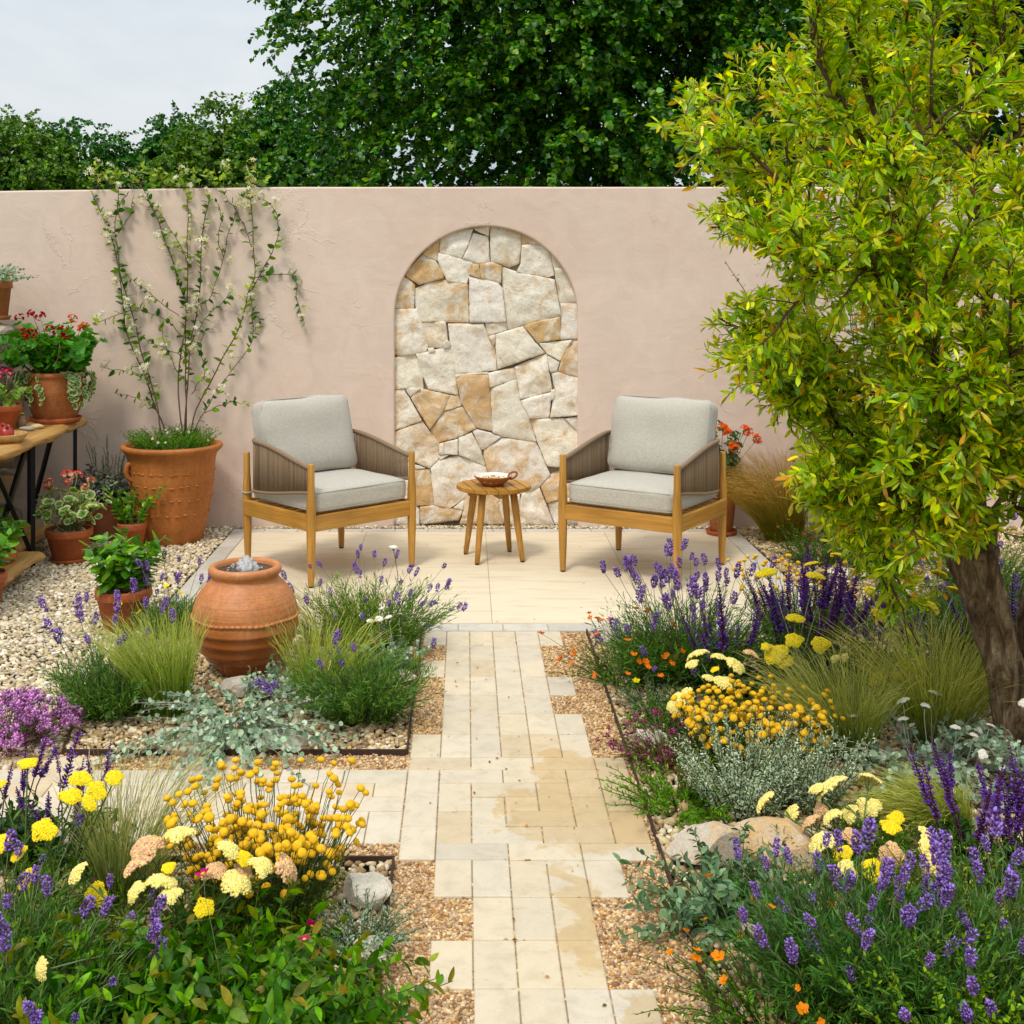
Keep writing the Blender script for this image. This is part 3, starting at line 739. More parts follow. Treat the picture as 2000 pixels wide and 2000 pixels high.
def make_chair():
    t = thing('armchair', 'x', 'armchair', group='outdoor armchairs on the patio')
    hw, hd = .335, .325
    for sx_ in (-1, 1):
        for sy_ in (-1, 1):
            mb = MB(); h = .635 if sy_ < 0 else .625
            lathe(mb, leg_profile(h, .0165, .0255, .0175, .33), 14)
            # square the round section a little, lean the rear legs
            rx, ry = (hw, hd) if sy_ < 0 else (hw - .016, hd - .012)
            V = mb.V[0]; V[:, 0] += sx_ * rx; V[:, 1] += sy_ * ry
            if sy_ > 0: V[:, 1] += (V[:, 2] - .33) * .02
            mb.M[0][:] = 0
            lg = mb.build('leg', M_TEAK[2], t)
            f = MB(); lathe(f, [(0, 0), (.013, 0), (.014, .009), (0, .009)], 12, off=(sx_ * rx, sy_ * ry - (.0066 if sy_ > 0 else 0), 0)); f.build('foot_cap', M_FOOT, lg)
    mb = MB(); box(mb, -hw + .012, hw - .012, -hd - .012, -hd + .014, .283, .366, bev=.005)
    V = mb.V[0]; lo = V[:, 2] < .3; V[lo, 2] += .012 * (1 - (V[lo, 0] / hw) ** 2); mb.build('seat_rail', M_TEAK[0], t, False)
    mb = MB(); box(mb, -hw + .012, hw - .012, hd - .014, hd + .012, .283, .366, bev=.005); mb.build('seat_rail', M_TEAK[0], t, False)
    for s_ in (-1, 1):
        mb = MB(); box(mb, s_ * hw - .013, s_ * hw + .013, -hd + .012, hd - .012, .285, .368, bev=.005); mb.build('seat_rail', M_TEAK[1], t, False)
    mb = MB()
    for k in range(9): box(mb, -hw + .012, hw - .012, -.29 + k * .068, -.25 + k * .068, .345, .357)
    mb.build('seat_slats', M_TEAK[0], t, False)
    # seat cushion
    mb = MB(); frombm(mb, roundbox(.622, .60, .118, .03, .012, seed=1)); mb.V[0] += np.array([0, -.022, .431])
    cu = mb.build('seat_cushion', M_FAB, t)
    mb = MB()
    for zz in (.046, -.046): tubes(mb, rrect(.306, .295, .035, zz) + np.array([0, -.022, .431]), .0036, 6)
    mb.build('piping', M_PIPE, cu)
    # back cushion, leaning
    mb = MB(); bmx = roundbox(.60, .43, .135, .042, .034, seed=4, lump=.014); frombm(mb, bmx)
    V = mb.V[0]
    V[:, 1] *= 1 - .05 * np.abs(V[:, 0] / .3) ** 2 * 0
    tilt = math.radians(74); ca, sa = math.cos(tilt), math.sin(tilt)
    def lean(P):
        x, y, z_ = P[:, 0], P[:, 1], P[:, 2]
        return np.stack([x, ca * y - sa * z_ * -1 * -1 + .215, sa * y + ca * z_ * 1 + .70], -1)
    mb.V[0] = lean(V); bc = mb.build('back_cushion', M_FAB, t)
    mb = MB()
    for zz in (.05, -.05): tubes(mb, lean(rrect(.292, .208, .045, zz)), .0036, 6)
    mb.build('piping', M_PIPE, bc)
    # rope arms: one U from front leg round the back
    P = [(-.335, -.312)] + [(-.335, y) for y in np.linspace(-.25, .185, 9)]
    P += [(-.215 - .12 * math.cos(a), .185 + .12 * math.sin(a)) for a in np.linspace(.15, PI / 2, 7)]
    P += [(x, .305) for x in np.linspace(-.16, .16, 5)]
    P += [(-x, y) for x, y in P[:-5][::-1]]
    P = smoothpath([(x, y, 0) for x, y in P], 260)
    seg = np.linalg.norm(np.diff(P, axis=0), axis=1); s_ = np.concatenate([[0], np.cumsum(seg)]); L = s_[-1]
    uu = np.minimum(s_, L - s_) / (L / 2); e = np.clip(uu / .60, 0, 1); e = .55 * np.sin(e * PI / 2) + .45 * e * e * (3 - 2 * e)
    zt = .612 + .085 * e; zb = .485 - .06 * e
    top = P.copy(); top[:, 2] = zt; bot = P.copy(); bot[:, 2] = zb
    mb = MB(); tubes(mb, top, .0125, 8, (.25, .17, .105)); tubes(mb, bot, .0095, 8, (.25, .17, .105)); mb.build('arm_rail', M_ROPE, t)
    mb = MB(); q = np.random.default_rng(3)
    ss = np.arange(.012, L - .012, .0062); n = len(ss)
    R = np.stack([np.interp(ss, s_, P[:, k]) for k in range(2)], -1)
    nrm = np.stack([np.interp(ss, s_, np.gradient(P[:, 1])), -np.interp(ss, s_, np.gradient(P[:, 0]))], -1); nrm = norm(nrm)
    off = (np.arange(n) % 2 * 2 - 1)[:, None] * .004
    a0 = np.concatenate([R + nrm * off, np.interp(ss, s_, zt)[:, None]], 1); a1 = np.concatenate([R + nrm * off, np.interp(ss, s_, zb)[:, None]], 1)
    tt = np.linspace(0, 1, 3)[None, :, None]
    tubes(mb, a0[:, None] * (1 - tt) + a1[:, None] * tt, .0027, 5, np.array([.29, .20, .12]) * q.uniform(.75, 1.2, (n, 1)))
    mb.build('rope_weave', M_ROPE, t)
    mb = MB(); tubes(mb, rrect(.024, .024, .012, .405) + np.array([-hw + .016, hd - .012, 0]), .0055, 6, (.5, .46, .4)); mb.build('cushion_tie', M_PIPE, t)
    return t
def copy_tree(o, parent=None):
    c = o.copy(); COL.objects.link(c)
    if parent: c.parent = parent
    for ch in list(o.children): copy_tree(ch, c)
    return c
ch1 = make_chair()
ch1.location = (-.765, 6.735, .001); ch1.rotation_euler = (0, 0, math.radians(42))
ch1['label'] = 'teak armchair with grey cushions to the left of the small round table'
ch2 = copy_tree(ch1); ch2.location = (.985, 6.69, .001); ch2.rotation_euler = (0, 0, math.radians(-34))
ch2['label'] = 'teak armchair with grey cushions to the right of the small round table'

# ------------------------------------------------------------------ side table and bowl
TX, TY, TZ, TR_ = .158, 6.92, .418, .213
t = thing('side_table', 'small round slatted teak table between the two armchairs', 'side table', (TX, TY, .001), math.radians(14))
mb = MB(); ws = 2 * TR_ / 7
for k in range(7):
    x0, x1 = -TR_ + k * ws + .0022, -TR_ + (k + 1) * ws - .0022
    xx = np.linspace(x0, x1, 9); hh = np.sqrt(np.maximum(TR_ ** 2 - xx ** 2, 1e-5))
    ol = [(x, -h) for x, h in zip(xx, hh)] + [(x, h) for x, h in zip(xx[::-1], hh[::-1])]
    bm = bmesh.new(); f = bm.faces.new([bm.verts.new((x, y, TZ)) for x, y in ol])
    if f.normal.z < 0: f.normal_flip()
    ex = bmesh.ops.extrude_face_region(bm, geom=[f]); bmesh.ops.translate(bm, vec=(0, 0, -.022), verts=[e for e in ex['geom'] if isinstance(e, bmesh.types.BMVert)])
    bmesh.ops.recalc_face_normals(bm, faces=bm.faces[:])
    bmesh.ops.bevel(bm, geom=[e for e in bm.edges if abs(e.verts[0].co.z - e.verts[1].co.z) < 1e-6], offset=.003, segments=2, affect='EDGES')
    frombm(mb, bm)
mb.build('tabletop', M_TEAK[1], t, False)
for k in range(4):
    a = PI / 4 + k * PI / 2; c_, s_ = math.cos(a), math.sin(a)
    mb = MB(); P = np.linspace([c_ * .125, s_ * .125, TZ - .024], [c_ * .185, s_ * .185, .008], 5)
    tubes(mb, P, [.0205, .021, .019, .0165, .014], 14); lg = mb.build('leg', M_TEAK[2], t)
    f = MB(); lathe(f, [(0, 0), (.012, 0), (.012, .009), (0, .009)], 12, off=(c_ * .1855, s_ * .1855, 0)); f.build('foot_cap', M_FOOT, lg)
mb = MB(); box(mb, -.15, .15, -.014, .014, TZ - .058, TZ - .025, bev=.003); mb.build('apron', M_TEAK[0], t, False)
mb = MB(); box(mb, -.014, .014, -.15, -.015, TZ - .057, TZ - .026, bev=.003); box(mb, -.014, .014, .015, .15, TZ - .057, TZ - .026, bev=.003); mb.build('apron', M_TEAK[1], t, False)
BX, BY = .153, 6.90
t = thing('bowl', 'shallow terracotta bowl with white inside and ring handle on the round table', 'bowl', (BX, BY, TZ + .002), 0)
mb = MB(); lathe(mb, [(0, 0), (.055, 0), (.062, .004), (.095, .035), (.108, .05), (.1085, .054), (.105, .0545)], 48); mb.build('bowl_body', M_TERRA_OLD, t)
mb = MB(); lathe(mb, [(.105, .0545), (.1, .048), (.085, .028), (.06, .012), (0, .009)], 48); mb.build('glaze', plain('white_glaze', (.78, .76, .72), .2), t)
a = np.linspace(0, 2 * PI, 20); mb = MB(); tubes(mb, np.stack([.111 + .024 * np.cos(a), 0 * a - .01, .056 + .018 * np.sin(a) + .008 * np.cos(a)], -1), .0065, 8); mb.build('handle', M_TERRA_OLD, t)
q = np.random.default_rng(2); n = 150; rr = .085 * np.sqrt(q.random(n)); aa = q.uniform(0, 2 * PI, n)
mb = MB(); pos = np.stack([BX + rr * np.cos(aa), BY + rr * np.sin(aa), TZ + .024 + .018 * (1 - (rr / .085) ** 2) + q.uniform(0, .012, n)], -1)
mb.inst(ICO1, pos, randrot(n), np.stack([np.full(n, .008), np.full(n, .0055), np.full(n, .005)], -1), np.array([s2l(225, 205, 165), s2l(205, 175, 120), s2l(240, 228, 200), s2l(180, 150, 100)])[q.integers(0, 4, n)])
tag(mb.build('nuts', M_POTGRAVEL), 'heap of pale nuts filling the bowl on the round table', 'nuts', kind='stuff')

# ------------------------------------------------------------------ urn fountain
UX, UY = gp(479, 1311)
t = thing('urn_fountain', 'round ribbed terracotta urn brimming with bubbling water among the grasses', 'fountain', (UX, UY, 0))
pf = [(0, -.03), (.09, -.03), (.098, .0), (.104, .014), (.128, .042), (.132, .05), (.150, .062), (.160, .068), (.1625, .075), (.168, .088), (.178, .098), (.189, .104), (.188, .111), (.192, .126), (.1975, .14), (.2065, .146),
      (.2055, .153), (.2065, .17), (.209, .184), (.217, .19), (.2155, .197), (.2125, .22), (.2115, .245), (.208, .27), (.198, .3), (.182, .33), (.163, .353), (.143, .372), (.135, .382), (.1335, .39), (.139, .398), (.1465, .408), (.1475, .42), (.142, .431), (.132, .435), (.122, .432), (.117, .42), (.116, .39), (.11, .37)]
mb = MB(); lathe(mb, pf, 96, wob=.004); mb.build('urn_body', M_URN, t)
n = 58; a = np.arange(n) * 2 * PI / n
mb = MB(); pos = np.stack([.2135 * np.cos(a), .2135 * np.sin(a), .236 + .002 * np.sin(a * 7)], -1)
R = rotz(a + PI / 2); tl = np.array([[1, 0, 0], [0, 1, 0], [0, 0, 1.]]); mb.inst(ICO2, pos, R, np.tile([.0135, .006, .0075], (n, 1)), (.5, .3, .2)); mb.build('scalloped_band', M_URN, t)
m, nt, b = new_mat('dark_water'); N = NT(nt); v = N.coord()
b.inputs['Base Color'].default_value = (.035, .03, .025, 1); b.inputs['Roughness'].default_value = .04; b.inputs['Specular IOR Level'].default_value = .6
N.l(N.bump(N.noise(30, 3, .5, v, 1), .6, .012), b.inputs['Normal'])
xs_ = []; mb = MB(); nr, na = 22, 64
V = [[0, 0, .412]]
for i in range(1, nr + 1):
    rr = .1175 * i / nr
    for k in range(na):
        al = 2 * PI * k / na; V.append([rr * math.cos(al), rr * math.sin(al), .412 + .0035 * math.sin(i * 1.5 + .6 * math.sin(3 * al)) * (1 - i / nr * .6) + .002 * mnoise.noise(Vector((math.cos(al) * i, math.sin(al) * i, 0)))])
F4 = [[1 + (i - 1) * na + k, 1 + (i - 1) * na + (k + 1) % na, 1 + i * na + (k + 1) % na, 1 + i * na + k] for i in range(1, nr) for k in range(na)]
F3 = [[0, 1 + k, 1 + (k + 1) % na] for k in range(na)]
mb.add(V, [np.array(F4), np.array(F3)]).build('water', m, t)
m, nt, b = new_mat('clear_water'); b.inputs['Base Color'].default_value = (1, 1, 1, 1); b.inputs['Roughness'].default_value = .03; b.inputs['Transmission Weight'].default_value = .6; b.inputs['IOR'].default_value = 1.33
mb = MB(); V, F = ico(4); V = V.copy(); q = np.random.default_rng(4)
for i in range(len(V)):
    h = max(0, V[i][2]); p = Vector((V[i] * 2.6).tolist())
    rad = np.array([.042, .042, .050]) * (1 + .5 * mnoise.fractal(p, 1, 2, 3)); V[i] = V[i] * rad
    V[i][:2] *= 1 - .35 * h
mb.add(V + np.array([.008, 0, .413]), F)
n = 60; aa = q.uniform(0, 2 * PI, n); rr = q.uniform(.01, .075, n)
mb.inst(ICO1, np.stack([rr * np.cos(aa), rr * np.sin(aa), .416 + q.uniform(0, .045, n) * (1 - rr / .09)], -1), randrot(n), q.uniform(.0015, .0045, n), (1, 1, 1))
mb.build('water_bubble', m, t)
# ------------------------------------------------------------------ plant kit
T_LANCE = leaf_t(.26, 'lance', 3, .3, .15); T_LIN = leaf_t(.10, 'linear', 2, .2, .15); T_OV = leaf_t(.55, 'ovate', 4, .2, .18, .0)
T_BASIL = leaf_t(.62, 'ovate', 5, -.25, .3); T_RND = leaf_t(.95, 'round', 4, .12, .12); T_OB = leaf_t(.30, 'obov', 3, .22, .12); T_HEART = leaf_t(.95, 'heart', 3, .15, .2)
T_CIST = leaf_t(.42, 'lance', 4, .25, .25, .012); T_PETAL = leaf_t(.8, 'obov', 3, .1, -.15); T_DAISY = leaf_t(.25, 'obov', 1, .05, .05); T_TUFT = leaf_t(.30, 'linear', 2, .2, .2); T_FERN = leaf_t(.16, 'linear', 2, .2, .3)
T_GER = disc_t(5, .09, .3); T_GERV = disc_t(7, .06, .22)

def arcs(q, n, r0, L, spread, bend=.3, m=7, az=None, lean=(0, 0), flat=1.0):
    """n stems from a disc of radius r0; spread = largest tilt (rad), bend>0 droops, bend<0 rises"""
    a = q.uniform(0, 2 * PI, n) if az is None else az
    u = np.sqrt(q.random(n))
    base = np.stack([r0 * u * np.cos(a), r0 * u * np.sin(a), np.zeros(n)], -1)
    a2 = a + q.normal(0, .35, n); tl = spread * (u * .75 + q.random(n) * .25)
    d = np.stack([np.sin(tl) * np.cos(a2) + lean[0], np.sin(tl) * np.sin(a2) + lean[1], np.cos(tl)], -1); d = norm(d)
    L = L * q.uniform(.72, 1.08, n) if np.isscalar(L) else L
    t = np.linspace(0, 1, m)[None, :, None]
    out = np.stack([d[:, 0], d[:, 1], np.zeros(n)], -1)
    P = base[:, None] + L[:, None, None] * (d[:, None] * t + bend * t ** 2.2 * (out[:, None] * .6 - np.array([0, 0, .55])))
    P += q.normal(0, .008, P.shape) * t * L[:, None, None] ** .5
    P[..., 2] = np.maximum(P[..., 2], .004)
    return P
def sample(P, t):
    """P (n,m,3), t (n,k) -> positions and tangents (n,k,3)"""
    n, m, _ = P.shape; f = np.clip(t, 0, .9999) * (m - 1); i = f.astype(int); w = (f - i)[..., None]
    ii = np.arange(n)[:, None]
    a, b_ = P[ii, i], P[ii, np.minimum(i + 1, m - 1)]
    return a * (1 - w) + b_ * w, norm(b_ - a)
def leaves(mb, q, P, k, t0, T, L, col, ang=.9, csd=.18, t1=1.0, upw=.5, hue=.04, taper=.35, wv=.12, tipcol=None):
    n = len(P); t = t0 + (t1 - t0) * (np.arange(k)[None] + q.random((n, k))) / k
    pos, tan = sample(P, t); pos = pos.reshape(-1, 3); tan = tan.reshape(-1, 3); N_ = len(pos); tf = t.ravel()
    rad = norm(np.cross(tan, norm(q.normal(size=(N_, 3)))))
    a = ang * q.uniform(.6, 1.3, N_)[:, None]
    d = norm(tan * np.cos(a) + rad * np.sin(a))
    up = norm(q.normal(0, .45, (N_, 3)) + tan * .6 + np.array([0, 0, upw]))
    s = L * q.uniform(.65, 1.15, N_) * (1 - taper * tf)
    c = np.asarray(col, float)
    if c.ndim == 2: c = c[q.integers(0, len(c), N_)]
    else: c = np.tile(c, (N_, 1))
    c = c * np.exp(q.normal(0, csd, N_))[:, None] * (1 + q.normal(0, hue, (N_, 3)))
    if tipcol is not None:
        k_ = np.clip((tf - tipcol[1]) / (1 - tipcol[1]), 0, 1)[:, None] * q.uniform(0, 1, (N_, 1)); c = c * (1 - k_) + np.asarray(tipcol[0]) * k_
    w = np.stack([s * q.uniform(1 - wv, 1 + wv, N_), s, s], -1)
    mb.inst(T, pos, frames(d, up), w, np.maximum(c, .002))
    return mb
def ends(P): return P[:, -1], norm(P[:, -1] - P[:, -2])

# flower head templates: meshes shared by their copies
def head_mesh(name, mb, mat): return mb.mesh(name, mat, True)
def m_lavender(seed, col, n=7, per=7, gap=.0056):
    q = np.random.default_rng(seed); mb = MB(); k = 0
    for i in range(n):
        if i == 1 and seed % 3 == 0: continue
        per = 9; rr = .0066 * math.sin(PI * (i + 1.2) / (n + 1.6)) + .0016
        a = np.arange(per) * 2 * PI / per + q.uniform(0, 1)
        pos = np.stack([rr * np.cos(a), rr * np.sin(a), np.full(per, i * gap) + q.normal(0, .0018, per)], -1) * q.uniform(.7, 1.15, (per, 1)) ** np.array([1, 1, 0])
        d = norm(np.stack([np.cos(a), np.sin(a), np.full(per, .9)], -1))
        c = np.where(q.random((per, 1)) < .38, np.array(col) * np.array([.45, .3, .36]), np.array(col)) * q.uniform(.6, 1.45, (per, 1)) * (1 + q.normal(0, .08, (per, 3)))
        mb.inst(ICO1, pos, zframes(d), np.tile([.0019, .0019, .0036], (per, 1)) * q.uniform(.8, 1.2, (per, 1)), c)
    return head_mesh('lavender_head', mb, M_FLORET)
def m_salvia(seed, col, calyx, n=20, L=.15):
    q = np.random.default_rng(seed); mb = MB()
    tubes(mb, np.array([[0, 0, 0], [0.002, 0, L * .5], [0, 0.002, L]]), [.0022, .0018, .0008], 5, calyx)
    for i in range(n):
        f = i / n; per = 5; a = np.arange(per) * 2 * PI / per + i * .7 + q.normal(0, .15, per); rr = .0075 * (1 - f) ** .6 + .002
        pos = np.stack([rr * .5 * np.cos(a), rr * .5 * np.sin(a), np.full(per, f * L)], -1)
        d = norm(np.stack([np.cos(a), np.sin(a), np.full(per, .75)], -1))
        mb.inst(OCT, pos, zframes(d), np.tile([.0026, .0026, .0055], (per, 1)) * (1.2 - .7 * f), np.array(calyx) * q.uniform(.6, 1.4, (per, 1)))
        if f < .8:
            k = q.random(per) < .5; pp = pos + d * .0065
            if k.any(): mb.inst(ICO1, pp[k], zframes(d[k]), np.tile([.0024, .0032, .0048], (k.sum(), 1)) * (1.25 - .5 * f), np.array(col) * q.uniform(.6, 1.5, (k.sum(), 1)))
    return head_mesh('salvia_head', mb, M_FLORET)
def m_achillea(seed, col, col2, R=.034, flat=.28, fl=.0026, mixp=.0):
    """flat corymb: several overlapping rounds of tiny florets on short stalks"""
    q = np.random.default_rng(seed); mb = MB()
    nl = q.integers(4, 7); a = np.arange(nl) * 2 * PI / nl + q.normal(0, .3, nl)
    cs = [(0, 0, .62)] + [(.55 * math.cos(x) * q.uniform(.7, 1.1), .55 * math.sin(x) * q.uniform(.7, 1.1), q.uniform(.34, .5)) for x in a]
    pts = []
    for cx_, cy_, r_ in cs:
        n = int(150 * r_ * r_ / .2)
        rr = r_ * np.sqrt(q.random(n)); th = q.uniform(0, 2 * PI, n); x = cx_ + rr * np.cos(th); y = cy_ + rr * np.sin(th)
        z = flat * (1 - .75 * (x * x + y * y)) - .22 * (rr / r_) ** 2.5 * r_ + q.normal(0, .02, n)
        pts.append(np.stack([x, y, z], -1))
        tubes(mb, np.array([[0, 0, -.62], [cx_ * .5, cy_ * .5, -.3], [cx_, cy_, flat * .3]]) * R, [.0014, .0011, .0009], 5, (.10, .13, .04))
    p = np.vstack(pts) * R; n = len(p)
    w = (q.random(n) < mixp)[:, None]
    c = np.where(w, np.array(col2), np.array(col)) * q.uniform(.75, 1.2, (n, 1)) 
    mb.inst(ICO1, p, randrot(n, q), np.tile([1, 1, .85], (n, 1)) * fl * q.uniform(.8, 1.25, (n, 1)), c)
    return head_mesh('achillea_head', mb, M_FLORET)
def m_button(seed, col):
    q = np.random.default_rng(seed); mb = MB(); V, F = ICO3; V = V.copy()
    V[:, 2] = np.where(V[:, 2] > 0, V[:, 2] * .82, V[:, 2] * .6)
    nz = np.array([mnoise.noise(Vector((v * 9 + seed).tolist())) for v in V])
    V = V * (1 + .07 * nz)[:, None]
    mb.add(V * .0088 + np.array([0, 0, .003]), F, np.array(col) * (1 + .28 * nz)[:, None] * (.75 + .25 * np.clip(V[:, 2] + .8, 0, 1))[:, None] ** 0)
    return head_mesh('button_head', mb, M_FLORET)
def m_fivepetal(seed, col, R=.014, centre=(.8, .5, .02), np_=5, T=None, eye=.3):
    q = np.random.default_rng(seed); mb = MB(); a = np.arange(np_) * 2 * PI / np_ + q.normal(0, .08, np_)
    d = norm(np.stack([np.cos(a), np.sin(a), np.full(np_, .22) + q.normal(0, .08, np_)], -1))
    mb.inst(T or T_PETAL, np.zeros((np_, 3)), frames(d), np.full(np_, R) * q.uniform(.9, 1.1, np_), np.array(col) * q.uniform(.85, 1.15, (np_, 1)))
    mb.add(ICO1[0] * R * eye * np.array([1, 1, .6]) + np.array([0, 0, R * .12]), ICO1[1], centre)
    return head_mesh('open_flower', mb, M_PETAL)
def m_umbel(seed, col, col2, n=16, R=.028, fl=.011):
    """geranium head: a ball of small five-petalled flowers"""
    q = np.random.default_rng(seed); mb = MB(); d = norm(q.normal(size=(n, 3)) + np.array([0, 0, .55])); 
    for i in range(n):
        c0 = d[i] * R * q.uniform(.75, 1.05) * np.array([1, 1, .75]); tubes(mb, np.array([[0, 0, -.012], c0 * .6, c0]), .0007, 4, (.15, .2, .05))
        fr = zframes(d[i][None])[0]; a = np.arange(5) * 2 * PI / 5 + q.random(); dd = np.stack([np.cos(a), np.sin(a), np.full(5, .45)], -1) @ fr.T
        mb.inst(T_PETAL, np.tile(c0, (5, 1)), frames(norm(dd), np.tile(d[i], (5, 1))), np.full(5, fl), (np.array(col) if q.random() < .6 else np.array(col2)) * q.uniform(.8, 1.15, (5, 1)))
    return head_mesh('geranium_head', mb, M_PETAL)
PURP = (.27, .15, .50)
ML = [m_lavender(i, PURP, n, 7) for i, n in ((1, 7), (2, 6), (3, 7), (4, 5), (5, 8))]
MLD = [m_lavender(i + 10, (.16, .11, .30), n, 5, .006) for i, n in ((1, 4), (2, 3))]
MS = [m_salvia(i, (.12, .04, .33), (.085, .018, .075), 20, L) for i, L in ((1, .15), (2, .12), (3, .17))]
YEL = (.86, .66, .012); CRM = (.86, .74, .26); PCH = (.77, .52, .22); PNK = (.62, .27, .19)
MA_Y = [m_achillea(i, YEL, (.8, .55, .01), .034, .2) for i in (1, 2, 3)]
MA_C = [m_achillea(i + 5, CRM, (.85, .7, .16), .038, .5, .0030, .35) for i in (1, 2, 3)]
MA_P = [m_achillea(i + 9, PCH, (.66, .36, .22), .038, .58, .003, .45) for i in (1, 2)]
MB_ = [m_button(i, (.78, .44, .008)) for i in (1, 2, 3)]
MO = [m_fivepetal(i, (.80, .17, .008), .0135, (.8, .38, .01)) for i in (1, 2)]
MYEL = m_fivepetal(5, (.85, .75, .10), .017, (.85, .6, .02)); MMAG = m_fivepetal(7, (.45, .01, .14), .024, (.8, .6, .05))
MDAISY = m_fivepetal(9, (.82, .80, .78), .011, (.8, .5, .02), 15, T_DAISY, .36); MDAISYP = m_fivepetal(10, (.62, .25, .33), .010, (.7, .45, .1), 14, T_DAISY, .3)

def put_heads(root, P, meshes, name, scale=1.0, sd=.12, q=rng, limit=100, tilt=.15, upmix=0.0, embed=0.0):
    e, tn = ends(P); n = len(e)
    d = norm(tn * (1 - upmix) + np.array([0, 0, upmix]) + q.normal(0, tilt, (n, 3)))
    R = zframes(d); sp = rotz(q.uniform(0, 2 * PI, n)); R = np.einsum('nij,njk->nik', R, sp)
    out = []
    for i in range(n):
        out.append(place(meshes[i % len(meshes)], name, root, (e[i] - d[i] * embed).tolist(), R[i], float(scale * np.exp(q.normal(0, sd)))))
    return out

GRN_LAV = [s2l(90, 118, 70), s2l(108, 136, 84), s2l(74, 102, 60), s2l(120, 144, 90)]
def lavender(label, x, y, R=.16, H=.24, spikes=26, S=.42, seed=0, col=GRN_LAV, group='lavender plants', fl=None, az=None, sp_spread=.75, lean=(0, 0), nst=170, hs=1.0, budfrac=.25):
    q = np.random.default_rng(seed + 100); t = thing('lavender', label, 'lavender', (x, y, -.01), 0, group)
    mb = MB(); P = arcs(q, nst, R * .45, H * 1.12, 1.0, .12, lean=lean); tubes(mb, P[:, :6], np.linspace(.0016, .0009, 6), 4, s2l(105, 115, 80) * .8)
    leaves(mb, q, P, 26, .08, T_LIN, .05, col, .6, .22, upw=.3, taper=.35)
    mb.build('foliage', M_LEAF, t)
    nb = int(spikes * budfrac)
    P = arcs(q, spikes, R * .35, S, sp_spread, .10, 8, az=None if az is None else q.uniform(az[0], az[1], spikes), lean=lean)
    mb = MB(); tubes(mb, P, np.linspace(.0014, .0010, 8), 4, s2l(118, 130, 88) * .8); mb.build('flower_stems', M_STEM, t)
    put_heads(t, P[nb:], fl or ML, 'flower_spike', 1.1 * hs, .16, q, upmix=.45)
    if nb: put_heads(t, P[:nb], MLD, 'flower_bud', 1.0 * hs, .1, q)
    return t
def stipa(label, x, y, n=700, H=.45, spread=.55, lean=(0, 0), seed=0, c0=(118, 135, 45), c1=(196, 186, 120), bend=.55, r0=.05, plume=.35, group='feather grass tufts', w=.0019):
    q = np.random.default_rng(seed + 300); t = thing('feather_grass', label, 'grass', (x, y, -.01), 0, group)
    a, b_ = s2l(*c0), s2l(*c1)
    L = H * 1.2 * q.uniform(.55, 1.12, n); P = arcs(q, n, r0, L, spread, bend, 9, lean=lean)
    tt = np.linspace(0, 1, 9)[None, :, None]
    k = q.uniform(.55, 1.25, (n, 1, 1)); C = (a * (1 - tt ** 1.3) + b_ * tt ** 1.3) * k
    side = norm(np.cross(P[:, -1] - P[:, 0], q.normal(size=(n, 3))))
    mb = MB(); ribbons(mb, P, w * np.array([.8, 1, 1, 1, .95, .85, .7, .5, .2]), side, C); mb.build('grass_blades', M_GRASS, t)
    n2 = int(n * plume); L = H * 1.35 * q.uniform(.75, 1.15, n2); P = arcs(q, n2, r0, L, spread * 1.05, bend * 1.35, 11, lean=lean)
    C = (b_ * q.uniform(.65, 1.15, (n2, 1, 1))) * np.ones((1, 11, 1))
    side = norm(np.cross(P[:, -1] - P[:, 0], q.normal(size=(n2, 3))))
    mb = MB(); ribbons(mb, P, w * np.array([.5, .5, .5, .5, .55, .6, .9, 1.15, 1.1, .7, .2]), side, C); mb.build('seed_plumes', M_GRASS, t)
    return t
def stems_to(q, root, tips, m=8, bow=.15, spread=.03):
    """stems from around the root (local 0) to given tips"""
    tips = np.asarray(tips, float); n = len(tips); b_ = q.normal(0, spread, (n, 3)); b_[:, 2] = 0
    t = np.linspace(0, 1, m)[None, :, None]
    dv = tips - b_
    P = b_[:, None] + dv[:, None] * t
    h = dv.copy(); h[:, 2] = 0
    P[..., :] -= (h[:, None] * (t * (1 - t)) * bow * 3)
    P[..., 2] += (np.linalg.norm(h, axis=1)[:, None] * (t[..., 0] * (1 - t[..., 0])) * bow * 1.5)
    return P
FERN = [s2l(88, 112, 58), s2l(70, 98, 48), s2l(108, 128, 72)]
